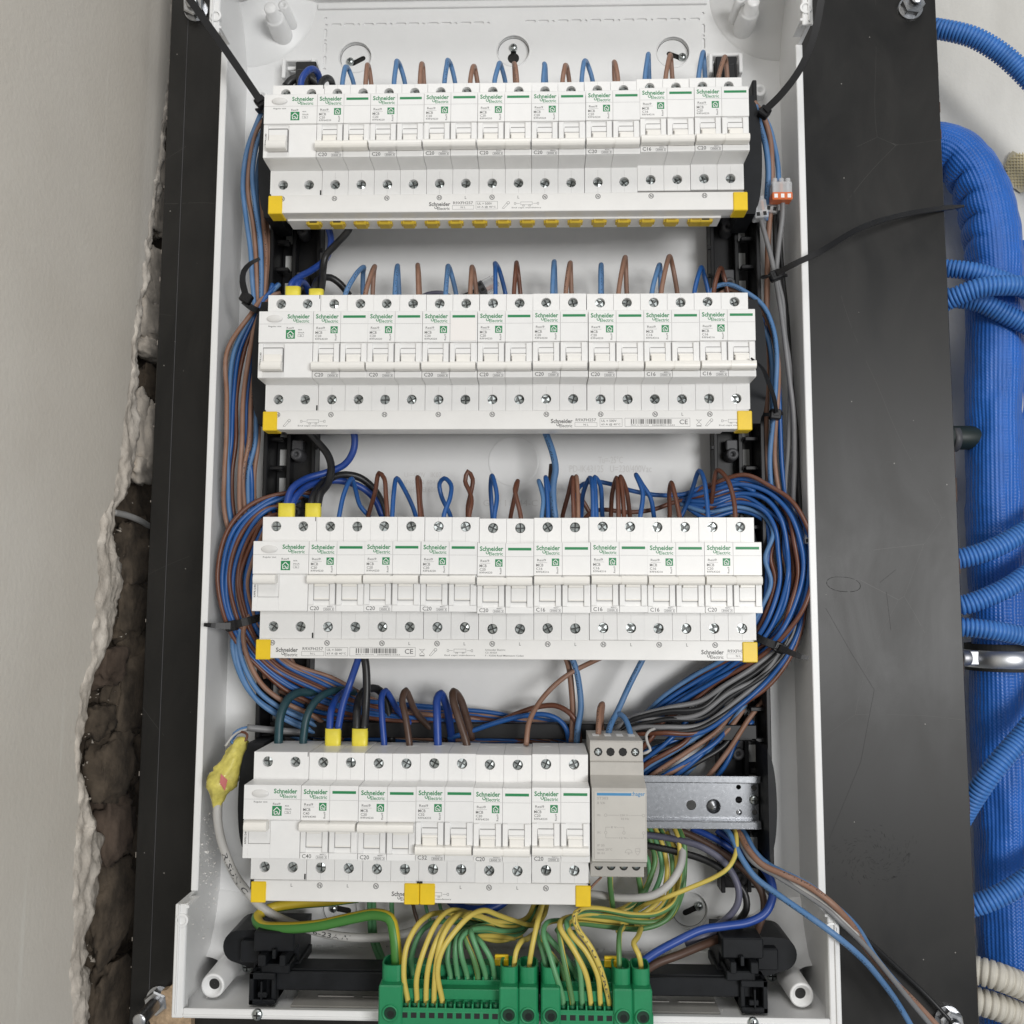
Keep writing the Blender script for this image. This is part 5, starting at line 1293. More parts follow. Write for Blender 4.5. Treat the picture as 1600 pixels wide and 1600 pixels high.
W('lp', "light blue wire dropping from the third busbar beside the brown one", [(888,1018,52),(898,1040,54),(906,1075,54),(907,1110,52),(903,1135,50),(901,1162,50)], 2.2)
W('lp', "light blue wire hanging from the second busbar over the moulded disc", [(848,664,52),(855,684,52),(864,708,50),(868,732,48),(865,756,46),(864,782,44),(868,812,44)], 2.5)
W('kb', "brown wire end beside the light blue one under the second busbar", [(862,726,58),(861,745,56),(858,770,54),(856,812,50)], 2.0)
W('bp', "light brown wire standing in the first transformer terminal", [(934,1168,28),(935,1155,28),(936,1130,32),(937,1106,38),(941,1100,42),(939,1122,48),(941,1155,54),(942,1172,58)], 2.0)
W('lp', "long light blue wire running from the third busbar to the transformer", [(1010,1018,54),(1002,1034,54),(984,1070,52),(966,1110,48),(954,1134,40),(948,1165,28)], 2.1)
W('lb', "short light blue wire arching over to the fourth transformer terminal", [(960,1122,48),(966,1115,46),(974,1120,42),(982,1135,36),(988,1160,28),(989,1172,28)], 1.9)

# right-hand side, top row to second row
GR = "wires in the right-hand bundle"
W('lp', "light blue wire from the cable tie down the right of the top row, inner one", [(1180,165,34),(1186,190,36),(1196,225,38),(1200,265,40),(1199,310,46),(1196,345,50)], 2.1, GR)
W('br', "light brown wire from the cable tie down the right of the top row", [(1178,160,38),(1192,182,38),(1203,215,40),(1206,260,42),(1205,310,48),(1201,370,52),(1199,430,54),(1198,500,56),(1197,600,56),(1196,720,58),(1200,800,60)], 2.1, GR)
W('lb', "light blue wire from the cable tie into the orange connector, outer one", [(1184,170,44),(1200,195,44),(1210,225,44),(1215,255,44),(1217,285,42)], 1.8, GR)
W('gy', "grey wire from the clear connectors crossing right behind the cable tie", [(1188,340,46),(1194,362,46),(1204,398,44),(1211,430,44),(1219,480,44),(1226,530,44),(1233,590,46),(1240,650,48),(1242,720,50),(1240,800,54),(1245,880,56),(1240,960,56)], 1.75, GR)
W('gy', "grey wire from the orange connector down the right of the second row", [(1223,312,40),(1222,340,42),(1217,380,44),(1214,430,46),(1222,470,48),(1226,520,48),(1233,570,50),(1234,620,52),(1232,700,54),(1227,760,58),(1226,850,60)], 1.75, GR)
W('bk', "black wire from beside the orange connector down the right wall", [(1212,318,48),(1211,360,52),(1214,420,54),(1224,470,56),(1230,540,56),(1238,620,56),(1243,700,56),(1250,800,58),(1254,900,58),(1236,1000,58)], 1.8, GR)
W('bk', "black wire hard against the right wall beside the second row", [(1216,330,56),(1222,420,60),(1230,500,62),(1236,600,62),(1246,700,62),(1248,790,62)], 1.8, GR)
W('lp', "light blue wire arching from the right end of the second row down to the tie", [(1108,461,56),(1118,448,56),(1138,444,54),(1165,456,50),(1192,478,46),(1207,512,44),(1214,552,42),(1212,600,42),(1208,650,44),(1203,720,50),(1208,800,56)], 1.75, GR)
W('br', "light brown wire arching beside the light blue one right of the second row", [(1120,462,60),(1140,452,58),(1165,464,54),(1190,486,50),(1207,520,48),(1215,560,46),(1216,610,44),(1212,660,46),(1211,720,52),(1222,800,58)], 1.75, GR)
W('bl', "blue wire showing behind the arch right of the second row", [(1172,480,60),(1196,506,56),(1210,535,52),(1215,570,52),(1217,620,52),(1219,670,54),(1222,730,56),(1230,800,60)], 1.7, GR)
W('lb', "light blue wire inside the arch right of the second row", [(1160,474,60),(1184,496,56),(1200,530,52),(1206,570,50),(1207,620,52),(1206,680,54),(1206,740,58),(1200,800,62)], 1.7, GR)
# big bend round the right of the third row
bend = [('dr',0.00),('bl',.05),('bl',.11),('dr',.17),('bl',.22),('dr',.28),('bl',.34),('dr',.42),('bl',.47),('bl',.53),('bk',.59),('dr',.66),('bl',.72),('dr',.78),('br',.84),('bl',.88),('lb',.92),('bl',.96)]
for i, (k, t) in enumerate(bend):
    j = 2.5*math.sin(i*2.3)
    top = 744 + 52*t + j; xr = 1267 - 70*t + j; d = 40 + (i % 4)*3.2 + 8*t
    W(k, f"{{c}} wire, {ORD[i+1]} from outside in the bend right of the third row",
      [(1062+10*(i % 4), 790-14*(1-t)+j, 62), (1105, top+16-6*t, 56), (1160-6*t, top, d+8), (1206-16*t, top+13+5*t, d+4), (1240-38*t, top+44+2*t, d), (xr-3, 842+34*t, d), (xr, 890+20*t, d), (xr-9, 942+8*t, d), (xr-34+4*t, 988, d+2), (xr-74+14*t, 1026+2*j, d+8), (1122-36*t+j, 1068-14*t, d+14), (1060-30*t, 1108-14*t, d+18), (1010-14*t, 1140-8*t, d+22), (960, 1176, 72)], group="wires bending round the right of the third row", r=1.62, jit=1.7)
W('bl', "blue wire running along behind the loops from mid third row to the right bend", [(896,780,62),(906,760,60),(925,753,58),(955,757,58),(985,766,58),(1030,774,58),(1070,772,58),(1100,760,56),(1140,752,52),(1180,768,50)], 1.65)
W('dr', "red-brown wire running along behind the loops from mid third row to the right bend", [(912,812,64),(925,800,62),(945,796,62),(980,800,62),(1020,796,62),(1050,786,62),(1085,776,60),(1120,762,58),(1160,764,56)], 1.65)
W('dr', "red-brown wire slanting behind the loops at mid third row", [(894,752,60),(902,768,60),(914,788,62),(924,806,64)], 1.65)
# grey and black control wires turning in above the transformer
GC = "grey and black control wires turning in above the transformer"
for i, (k, o_) in enumerate([('gy',0),('bk',7),('gy',15),('bk',21),('bk',-8),('gy',32),('bk',27),('dr',-14),('bl',-11)]):
    W(k, f"{{c}} wire, {ORD[i+1]} in the control bundle turning in above the transformer",
      [(1252-o_*.5,940,52),(1246-o_*.45,985,50),(1226-o_*.4,1020-o_*.2,50),(1194-o_*.5,1062-o_*.55,50),(1150-o_*.6,1096-o_*.8,50),(1095,1130-o_*1.05,50),(1040,1134-o_*.9,50),(1000-o_*.4,1136-o_*.5,54),(970-o_*.5,1148-o_*.2,60),(950-o_*.4,1176,68)], group=GC, r=1.75, jit=1.6)
W('wt', "thin pale green cable end hooked beside the transformer top", [(1004,1178,36),(1016,1172,36),(1012,1162,38),(1010,1150,40),(1014,1142,44),(1024,1138,50)], 1.0)
# bundle slanting down to the rail, right of the transformer
for i, (k, x0, y0, x1, y1) in enumerate([('dr',1030,1136,1000,1172),('bl',1062,1140,1002,1192),('bl',1092,1136,1006,1200),('dr',1070,1160,1008,1196),('lb',1106,1138,1004,1204),('bk',1112,1146,1010,1210),('bp',1122,1140,1016,1214),('br',1136,1142,1040,1216),
                                        ('lb',1138,1134,1064,1218),('bl',1104,1170,1052,1216),('br',1168,1126,1108,1212),('bl',1150,1160,1118,1216),('bp',1096,1176,1026,1222),('bk',1086,1150,1004,1186),('bl',1076,1146,1000,1180),('bl',1120,1158,1030,1218),('bk',1130,1166,1044,1220),('bl',1084,1166,1012,1206)]):
    W(k, f"{{c}} wire, {ORD[i+1]} from the left slanting down to the bare rail", [(x0+26,y0-34,66),(x0,y0,58+(i % 3)*3),((x0*.5+x1*.5)+3,(y0+y1)/2-1,56+(i % 3)*3),(x1,y1,58+(i % 3)*3),(x1-22,y1+26,64)], group="wires slanting down to the bare rail", r=1.75)

# ------------------------------------------------------------------ below the bottom row
W('eb', "thick green and yellow earth conductor doubling back at the lower left", [(560,1402,62),(512,1408,60),(460,1412,58),(420,1420,54),(402,1432,46),(408,1446,36),(440,1450,28),(494,1446,22),(550,1434,18),(588,1428,14),(610,1436,10),(617,1462,7),(619,1500,6),(620,1530,6)], 3.6)
GE = "green and yellow earth wires"
def E(n, blk, kind, pts): W(kind, f"{{c}} earth wire, {ORD[n]} from left, {blk}", pts, None, GE)
fr_ = "front of larger green block"
E(1, fr_, 'ey', [(638,1572,-3),(637,1560,-3),(631,1525,-4),(636,1478,-2),(654,1444,6),(676,1428,18),(705,1428,30),(760,1440,44),(820,1436,54),(845,1405,60)])
E(2, fr_, 'ey', [(651,1572,-3),(651,1560,-3),(651,1530,-5),(660,1491,-4),(680,1444,4),(699,1424,14),(722,1424,24),(770,1444,38),(820,1446,48),(850,1412,58)])
E(3, fr_, 'ey', [(666,1572,-3),(666,1560,-3),(668,1516,-5),(679,1478,-4),(695,1447,4),(712,1430,12),(735,1427,22),(778,1440,34),(822,1436,44),(838,1404,56)])
E(4, fr_, 'ey', [(678,1572,-3),(678,1560,-3),(681,1510,-5),(690,1468,-4),(706,1439,4),(722,1428,14),(748,1432,26),(790,1448,36),(828,1444,44),(852,1404,56)])
E(5, fr_, 'ey', [(692,1572,-3),(690,1560,-3),(683,1520,-6),(691,1486,-6),(711,1456,-2),(735,1431,6),(756,1423,14),(778,1429,22),(804,1439,30),(834,1445,38),(850,1430,46),(856,1402,56)])
bk_ = "back of larger green block"
E(1, bk_, 'eg', [(646,1534,9),(645,1522,9),(643,1497,8),(655,1460,10),(675,1442,18),(710,1440,30),(770,1450,44)])
E(2, bk_, 'eg', [(704,1534,9),(703,1522,9),(699,1497,8),(705,1469,12),(720,1452,20),(750,1448,32),(800,1452,44)])
E(3, bk_, 'eg', [(716,1534,9),(715,1522,9),(711,1490,6),(713,1467,8),(727,1455,14),(760,1456,28),(810,1460,42),(842,1420,54)])
E(4, bk_, 'eg', [(730,1534,9),(729,1522,9),(721,1492,4),(719,1469,6),(730,1456,10),(758,1450,20),(787,1455,30),(818,1450,40),(836,1420,52)])
E(5, bk_, 'ef', [(747,1534,9),(746,1522,9),(739,1496,6),(728,1468,8),(726,1458,14),(745,1462,24),(780,1470,36),(815,1462,46)])
E(6, bk_, 'eg', [(759,1534,9),(758,1522,9),(749,1494,5),(737,1460,6),(736,1452,14),(760,1446,28),(800,1446,42)])
E(7, bk_, 'eg', [(772,1534,9),(772,1522,9),(766,1497,6),(751,1472,8),(744,1464,16),(766,1462,28),(804,1466,40)])
cl = "clamps right of larger green block"
E(1, cl, 'ey', [(802,1530,5),(803,1512,5),(807,1486,6),(814,1471,12),(826,1466,24),(840,1450,40),(846,1410,56)])
E(2, cl, 'ey', [(827,1530,5),(827,1512,5),(831,1484,4),(840,1441,10),(846,1418,24),(852,1396,44)])
E(1, "left clamp of smaller green block", 'eg', [(853,1530,5),(852,1510,5),(848,1488,6),(842,1470,12),(838,1452,24),(846,1420,44)])
f2 = "front of smaller green block"
E(1, f2, 'eg', [(880,1572,-3),(879,1560,-3),(868,1521,-4),(857,1487,-2),(849,1460,4),(854,1443,12),(880,1438,22),(930,1444,34),(990,1448,44)])
E(2, f2, 'ef', [(895,1572,-3),(894,1560,-3),(885,1521,-4),(877,1478,-2),(874,1448,4),(884,1436,14),(920,1436,26),(980,1444,40)])
E(3, f2, 'eg', [(910,1572,-3),(909,1560,-3),(906,1516,-4),(898,1484,-4),(886,1446,2),(888,1436,12),(915,1428,24),(970,1436,36),(1020,1440,44)])
E(4, f2, 'ey', [(923,1572,-3),(922,1560,-3),(915,1521,-5),(897,1484,-5),(876,1450,0),(878,1438,10),(905,1430,22),(952,1432,32),(1000,1441,40),(1037,1437,44),(1056,1412,48),(1064,1384,52),(1062,1330,60)])
E(5, f2, 'ey', [(938,1572,-3),(937,1560,-3),(934,1525,-5),(915,1487,-6),(893,1460,-3),(888,1446,6),(905,1442,16),(950,1448,28),(1005,1451,38),(1042,1436,42),(1060,1405,48),(1068,1360,56)])
Ep = [at(*q) for q in [(952,1572,-3),(951,1560,-3),(939,1516,-6),(922,1478,-8),(902,1450,-6),(897,1431,-2),(908,1420,4),(934,1419,12),(990,1429,24),(1027,1428,32),(1052,1412,38),(1061,1394,42),(1067,1356,50),(1065,1318,60)]]
W('ey', "{c} earth wire with black lettering, rightmost at front of smaller green block", Ep, None, GE)
ep_path = spline(Ep, 2.6)
tt = tube_text(ep_path, 1.75, "AD721-U  LYRE*", 5, 62, .42, flip=True); o = tt.build("wire_lettering", M_dark_print, [x for x in bpy.data.objects if x.get("label", "").endswith("rightmost at front of smaller green block")][0], org=tuple(ep_path[0]))
bk2 = "back of smaller green block"
E(1, bk2, 'eg', [(902,1536,9),(900,1524,9),(880,1490,6),(862,1470,8),(850,1456,14)])
E(2, bk2, 'eg', [(920,1536,9),(917,1524,9),(902,1494,6),(884,1470,8),(870,1452,16)])
E(3, bk2, 'ef', [(883,1536,9),(880,1520,9),(862,1492,6),(846,1474,10),(842,1464,18)])
E(4, bk2, 'eg', [(934,1536,9),(931,1520,9),(912,1496,6),(902,1476,12),(896,1456,22)])
c2 = "clamps right of smaller green block"
E(1, c2, 'ef', [(967,1532,5),(967,1510,5),(967,1480,8),(968,1458,16),(974,1448,30)])
E(2, c2, 'ey', [(1002,1532,5),(1001,1512,4),(998,1490,2),(990,1476,6),(996,1464,18),(1002,1450,34)])
# earth bundle rising behind the transformer
gx = [(1018,1318,1022,1352,1008,1392,985,1418),(1028,1322,1034,1358,1020,1398,992,1424),(1036,1320,1042,1362,1032,1402,1004,1428),(1046,1324,1050,1368,1040,1408,1012,1432),(1056,1330,1056,1376,1046,1412,1022,1440),
      (1014,1350,1014,1376,1004,1402,990,1425),(1024,1340,1016,1372,1000,1400,970,1420),(1060,1310,1062,1360,1058,1400,1034,1434),(1068,1312,1070,1356,1064,1400,1044,1436)]
for i, g in enumerate(gx):
    W(['ef','eg','ey','ef','ey','eg','ef','ey','ef'][i], f"{{c}} earth wire, {ORD[i+1]} in the bunch rising right of the transformer", [(g[0]-14,g[1]-30,66),(g[0],g[1],62-i),(g[2],g[3],60-i),(g[4],g[5],58-i),(g[6],g[7],54),(g[6]-60,g[7]+14,50)], None, GE)
W('ef', "{c} earth wire hanging straight below the transformer's second terminal", [(953,1366,20),(954,1385,26),(957,1420,40),(958,1450,50)], 1.9, GE)
W('ef', "{c} earth wire in shade below the transformer's right edge", [(996,1362,50),(1000,1385,52),(1003,1410,54)], 2.0, GE)
for i, x in enumerate((577, 584, 612)): W('eg', f"{{c}} earth wire, {ORD[i+1]} from the left hanging behind the lower left busbar", [(x,1400,60),(x+1,1430,62),(x+3,1462,64),(x+12,1490,60),(x+20,1510,50)], None, GE)
for i, x in enumerate((648, 668, 690)): W('eg' if i else 'kb', f"thin {{c}} wire, {ORD[i+1]} from left, under the joint of the short busbars", [(x-6,1398,62),(x,1425,62),(x+8,1450,60)], 1.3)
W('db', "deep blue wire lying in shade under the right short busbar", [(700,1402,60),(715,1416,58),(745,1422,56),(775,1416,58),(795,1402,62)], 3.4)
W('bp', "thin copper-brown wire tail beside the right short busbar's yellow cap", [(918,1394,20),(928,1382,22),(940,1370,24)], .8)
W('wt', "pale grey twisted cable curving from the lower busbar up behind the transformer", [(905,1396,46),(930,1398,42),(971,1403,38),(1018,1399,36),(1044,1384,36),(1060,1360,40),(1066,1336,50),(1066,1310,62)], 2.6, n=12)
Yp = [(1140,1284,62),(1150,1304,46),(1150,1334,36),(1138,1356,30),(1118,1370,32),(1084,1385,34),(1040,1402,36),(1016,1410,44),(990,1424,54)]
W('ey', "single yellow-looking earth wire slanting right of the transformer", Yp, 1.55, GE)
W('pg', "violet-grey wire curving down at the lower right", [(1004,1304,60),(1030,1307,58),(1062,1313,54),(1097,1324,48),(1134,1350,42),(1153,1385,38),(1152,1412,38),(1136,1434,40),(1112,1452,46),(1080,1462,54)], 2.3)
W('bk', "black wire curving down beside the violet-grey one at the lower right", [(1006,1320,60),(1060,1331,56),(1105,1346,52),(1144,1370,48),(1164,1396,46),(1166,1420,46),(1152,1442,50)], 2.4)
W('kb', "dark brown wire curving down from the bare rail into the right bracket", [(1058,1296,62),(1090,1310,60),(1130,1334,56),(1170,1366,50),(1190,1394,46),(1194,1424,44),(1186,1448,44),(1176,1470,50)], 2.4)
W('kb', "thick brown wire leaving the smaller green block to the right bracket", [(1000,1522,14),(1025,1506,20),(1060,1492,26),(1100,1476,34),(1128,1466,42),(1150,1462,50)], 2.7)
W('pg', "violet-grey wire end under the deep blue one beside the right bracket", [(1070,1474,40),(1090,1466,40),(1116,1456,44),(1140,1446,50)], 2.3)
W('db', "deep blue wire curving from the bare rail round to the smaller green block", [(1120,1296,62),(1150,1318,58),(1182,1346,52),(1202,1370,44),(1208,1396,38),(1197,1425,34),(1170,1440,32),(1135,1446,30),(1097,1452,28),(1060,1470,24),(1020,1492,18),(998,1508,14)], 2.7)
W('db', "deep blue wire end under the bare rail", [(1080,1294,66),(1105,1304,62),(1132,1320,60),(1160,1340,62)], 2.3)
# loose wires leaving the enclosure over its lower right wall
GX = "loose wires leaving over the lower right wall"
W('lp', "light blue loose wire leaving lowest over the lower right wall", [(1120,1285,60),(1138,1300,50),(1158,1340,34),(1180,1370,26),(1216,1398,16),(1258,1428,8),(1300,1458,2),(1344,1494,10),(1378,1534,30),(1404,1570,44),(1436,1625,50)], 2.0, GX)
W('gy', "pale grey loose wire leaving over the lower right wall", [(1150,1300,52),(1162,1326,38),(1178,1348,28),(1212,1368,20),(1254,1394,14),(1292,1420,8),(1312,1440,6),(1350,1476,14),(1390,1524,30),(1420,1560,40),(1468,1618,50)], 1.7, GX)
W('wt', "flat clear-grey loose wire beside the grey one over the right wall", [(1200,1362,24),(1232,1378,18),(1272,1400,12),(1306,1428,8),(1340,1462,14)], 1.5, GX)
W('bp', "light brown loose wire leaving highest over the lower right wall", [(1140,1285,60),(1156,1304,46),(1168,1326,34),(1190,1350,24),(1225,1366,16),(1262,1384,10),(1296,1408,6),(1330,1444,12),(1356,1486,26),(1388,1524,38),(1430,1566,46),(1482,1622,50)], 2.1, GX)
W('lb', "light blue loose wire running behind the brown one over the right wall", [(1150,1285,62),(1166,1306,50),(1180,1330,40),(1200,1350,32),(1222,1362,24),(1262,1382,16),(1300,1412,20),(1340,1450,44),(1368,1494,60),(1398,1532,64),(1440,1578,66)], 1.8, GX)
W('bk', "thin black loose wire on the board ending at the lower right nut", [(1290,1412,40),(1330,1446,60),(1366,1478,76),(1412,1520,82),(1450,1558,84),(1488,1598,82)], 1.5, GX)
# ------------------------------------------------------------------ taped joint and the cable it closes
cab = [at(*q) for q in [(341,1250,26),(340,1272,26),(344,1306,28),(355,1340,32),(370,1372,38),(388,1396,44),(412,1420,50),(444,1438,50),(478,1450,48),(515,1460,46),(560,1466,46),(605,1464,50),(640,1456,58),(680,1440,66)]]
W('wt', "pale grey printed cable running from the taped joint under the bottom row", cab, 2.9, n=14, name="cable", cat="cable")
cabp = spline(cab, 2.6); root = [x for x in bpy.data.objects if x.get("label", "").startswith("pale grey printed cable")][0]
for txt, s0, L in (("RISUN C", 36, 34), ("AT6-23AW", 118, 36)):
    tube_text(cabp, 2.9, txt, s0, L, .55, turn=.15).build("cable_lettering", M_dark_print, root, org=tuple(cabp[0]))
M_tape = mat("yellow_tape", (0.66, 0.58, 0.13), 0.45, vary=0.22, scale=120, bump=0.5, bscale=350, coat=.3)
jp = spline([at(*q) for q in [(380,1156,40),(374,1168,36),(366,1184,32),(356,1206,28),(345,1226,26),(340,1246,26),(339,1264,26)]], 1.6)
jt = thing("taped_joint", "crumpled yellow taped cable joint against the left wall of the enclosure", "taped joint", tuple(jp[-1]))
def jr(i, s_, a):
    t = i/(len(jp)-1); b = 5.2 + 4.2*math.sin(min(1, t*1.15)*math.pi)**1.2 + 3.2*math.exp(-((t-.66)/.16)**2) - 2.4*max(0, t-.86)/.14
    return max(2.2, b*.78*(1 + .22*noise.noise(Vector((s_*.13, math.cos(a)*1.3, math.sin(a)*1.3 + 3))) + .30*abs(noise.noise(Vector((s_*.22, math.cos(a)*2.2, math.sin(a)*2.2 + 9)))) - .10*abs(noise.noise(Vector((s_*.5, math.cos(a)*4, math.sin(a)*4))))))
mb = MB(); sweep(mb, jp, jr, 44); mb.build("tape", M_tape, jt)
c = at(346, 1223, 12)
mb = MB(); ctr = at(346, 1222, 15.6)
mb.add([(ctr.x-.5, ctr.y-.2, ctr.z+5.5), (ctr.x+3.6, ctr.y+1.4, ctr.z+1), (ctr.x+2.4, ctr.y+.3, ctr.z-5.8), (ctr.x-.8, ctr.y-.9, ctr.z-.5)], [(0,3,2,1)]); mb.build("red_core", mat("red_core", (.42, .03, .02), .4), jt)
for k, pts, r_, lb_ in (('lb',[(372,1166,34),(362,1160,34),(366,1146,38),(378,1138,42),(392,1136,46)],.9,"thin light blue cable core above the taped joint"),
                   ('wt',[(352,1166,30),(364,1150,34),(376,1142,40),(392,1138,46)],.8,"thin white cable core above the taped joint"),
                   ('dr',[(378,1162,36),(384,1156,36),(386,1148,38),(378,1143,40),(370,1146,40)],.9,"thin red-brown core curled at the top of the taped joint"),
                   ('bl',[(360,1160,34),(370,1146,38),(384,1138,44),(396,1135,48)],.8,"thin blue cable core above the taped joint")):
    W(k, lb_, pts, r_, "thin cable cores above the taped joint")
W('gy', "grey cable stub running behind the teal wires to the taped joint", [(386,1137,44),(400,1138,46),(430,1141,52),(470,1144,60),(510,1150,68)], 2.4, name="cable", cat="cable")
# ------------------------------------------------------------------ push-in connectors and cable ties
def connector(px, py, y, w, h, body, base, label, rot=0.0, nports=3):
    c = at(px, py, y); t = thing("push_in_connector", label, "connector", tuple(c))
    Rm = Matrix.Rotation(rot, 4, 'Y')
    def out(mb): mb.v = [tuple(Rm @ Vector(p)) for p in mb.v]; return mb
    mb = MB()
    mb.box(-w/2, w/2, -4, 4, -h*.30, h*.30, .5)
    for i in range(nports): x = -w/2 + w*(i+.5)/nports; mb.box(x-w/nports*.36, x+w/nports*.36, -3.2, 3.2, h*.26, h*.5, .7)
    out(mb).build("clear_housing", body, t, org=(0, 0, 0))
    mb = MB(); mb.box(-w/2-.3, w/2+.3, -4.5, 4.5, -h*.5, -h*.16, .6); out(mb).build("base", base, t, org=(0, 0, 0))
    for i in range(nports):
        x = -w/2 + w*(i+.5)/nports
        mb = MB(); mb.box(x-1.1, x+1.1, -2, 2, -h*.28, h*.34, .2); out(mb).build("copper_clamp", M_copper if i == nports//2 else M_bolt, t, org=(0, 0, 0))
        mb = MB(); mb.box(x-1.2, x+1.2, -4.62, -4.3, -h*.42, -h*.25); out(mb).build("port", M_white_print if base == M_orange else M_dark, t, org=(0, 0, 0))
connector(1220, 298, 38, 14, 17, M_clear, M_orange, "clear push-in connector with orange base at the right of the top row")
connector(1186, 326, 44, 9.5, 17, M_clear, M_clear, "clear grey push-in connector left of the orange one", -.12, 2)
connector(1205, 318, 50, 9, 17, M_clear, M_clear, "clear grey push-in connector tucked behind the orange one", .15, 2)
connector(1262, 835, 46, 5, 14, M_clear, M_clear, "small clear connector against the right wall beside the third row", .05, 2)
connector(762, 446, 66, 9, 16, M_clear, M_grey_in, "clear connector lying behind the loops at the middle of the second row", 1.05, 2)
W('bk', "thin black wire lying into the clear connector at mid second row", [(715,466,64),(735,457,66),(752,450,66)], 1.3)
W('pg', "thin violet-grey wire lying along the top of the second row", [(655,466,64),(668,459,64),(690,458,64),(705,464,64)], 1.6)
def strap(mb, path, w, th=1.2, taper=True, face=Vector((0, -1, 0))):
    frm = frames(path, face); o = len(mb.v); n = len(path)
    for i, p in enumerate(path):
        T, N, B_ = frm[i]; k = w/2*(1 if not taper or i < n-8 else .45 + .55*(n-1-i)/8)
        for a, b in ((-1,-1),(1,-1),(1,1),(-1,1)): mb.v.append(tuple(p + B_*k*a + N*(-b)*th/2))
    for i in range(n-1):
        for q_ in range(4): mb.f.append((o+i*4+q_, o+i*4+(q_+1) % 4, o+(i+1)*4+(q_+1) % 4, o+(i+1)*4+q_)); mb.sm.append(False); mb.mi.append(0)
    mb.f.append((o+3, o+2, o+1, o)); e = o+(n-1)*4; mb.f.append((e, e+1, e+2, e+3)); mb.sm += [False]*2; mb.mi += [0]*2
def tie(label, head, ang, band, tail, w=4.6):
    hc = at(*head); t = thing("cable_tie", label, "cable tie", tuple(hc), "black cable ties")
    mb = MB(); mb.box(-3.9, 3.9, -3.2, 3.0, -3.6, 3.6, .8); mb.box(-2.2, 2.2, -3.5, -3.0, -1.2, 1.2, .2)
    Rm = Matrix.Rotation(ang, 4, 'Y'); mb.v = [tuple(Rm @ Vector(p)) for p in mb.v]; mb.build("head", M_black, t, org=(0, 0, 0))
    if band: mb = MB(); strap(mb, spline([at(*q) for q in band], 2), w, 1.3, False); mb.build("band", M_black, t)
    mb = MB(); strap(mb, spline([at(*q) for q in tail], 2.5), w, 1.2); mb.build("tail", M_black, t)
tie("black cable tie stretched from the top row's left end to the upper left nut", (408,160,22), -.7, [(404,170,24),(410,176,34),(420,178,46)], [(407,158,18),(380,118,14),(340,60,8),(300,4,2),(270,-40,0)], 5.2)
tie("black cable tie bowing from the right of the top row up past the enclosure corner", (1194,176,24), .65, [(1198,180,24),(1186,172,34),(1180,166,46)], [(1196,172,20),(1222,146,14),(1250,108,8),(1270,62,4),(1282,8,2),(1286,-40,2)], 4.8)
tie("black cable tie with curled tail at the left end of the second row", (385,466,26), .5, [(380,470,26),(392,480,30),(410,488,36),(425,486,46)], [(384,462,24),(379,440,20),(381,424,18),(391,412,16),(406,404,16)], 4.4)
tie("black cable tie with long tail crossing the board towards the blue sleeve", (1211,431,34), -.4, [(1192,434,44),(1197,432,36),(1211,431,33),(1224,430,38),(1226,432,48)], [(1214,427,30),(1240,413,22),(1280,394,20),(1330,364,30),(1366,348,44),(1420,334,66),(1470,326,86),(1506,322,104)], 4.0)
tie("black cable tie with thin tail leaning on the last breaker of the second row", (1211,648,36), .1, [(1176,652,46),(1192,648,38),(1211,648,34),(1222,646,44)], [(1213,644,32),(1210,624,22),(1201,598,0),(1190,574,-16),(1174,560,-24)], 2.6)
tie("black cable tie round the left bend beside the third comb busbar", (362,978,34), -.2, [(362,977,33),(378,973,32),(396,968,36),(412,964,46)], [(360,978,31),(344,978,28),(330,977,26),(319,976,26)], 5.4)
tie("black cable tie round the right bend beside the third comb busbar", (1217,1012,36), .45, [(1176,992,48),(1190,1000,38),(1217,1011,34),(1226,1016,40)], [(1219,1012,31),(1236,1020,26),(1252,1026,24),(1263,1028,24)], 5.4)
# ------------------------------------------------------------------ conduits, sleeve and clamp at the right
M_cond = mat("blue_conduit", (0.050, 0.19, 0.53), 0.48, vary=0.12, scale=60)
M_bei = mat("beige_conduit", (0.56, 0.53, 0.46), 0.55, vary=0.1, scale=60)
def conduit(label, pts, r, pitch, m, grp):
    P3 = [at(*q) for q in pts]; P3.append(P3[-1] + (P3[-1]-P3[-2]).normalized()*120); path = spline(P3, 40)
    # even stations along the tube: ridge, ridge, groove, groove
    path = spline(path, 0.9); cum = [0.0]
    for a, b in zip(path, path[1:]): cum.append(cum[-1] + (b-a).length)
    L = cum[-1]; st = []; rad = []; s_ = 0.0
    while s_ < L - pitch:
        for f_, rr in ((0, r-1.25), (.24, r-1.25), (.30, r-.12), (.5, r), (.7, r), (.93, r-.12)):
            st.append(s_ + f_*pitch); rad.append(rr)
        s_ += pitch
    pp = []; i = 0
    for q in st:
        while i < len(cum)-2 and cum[i+1] < q: i += 1
        t = (q-cum[i])/max(1e-6, cum[i+1]-cum[i]); pp.append(path[i].lerp(path[i+1], t))
    mb = MB(); sweep(mb, pp, rad, 20, uv=False); o = mb.build("corrugated_conduit", m, org=tuple(pp[0])); tag(o, label, "conduit", grp)
G = "blue corrugated conduits coming out from behind the board"
conduit("blue corrugated conduit bowing down from the board at the top right corner", [(1430,40,150),(1470,46,140),(1520,58,132),(1570,88,130),(1612,128,130),(1660,180,130)], 8.2, 3.0, M_cond, G)
conduit("blue corrugated conduit, uppermost of the crossing group beside the sleeve bend", [(1450,418,150),(1486,420,142),(1520,424,136),(1556,434,134),(1600,452,134),(1660,480,134)], 7.4, 3.0, M_cond, G)
conduit("blue corrugated conduit lying in front of the crossing group beside the sleeve", [(1450,486,140),(1488,466,128),(1530,450,118),(1570,446,114),(1610,448,114),(1670,455,114)], 8.0, 3.0, M_cond, G)
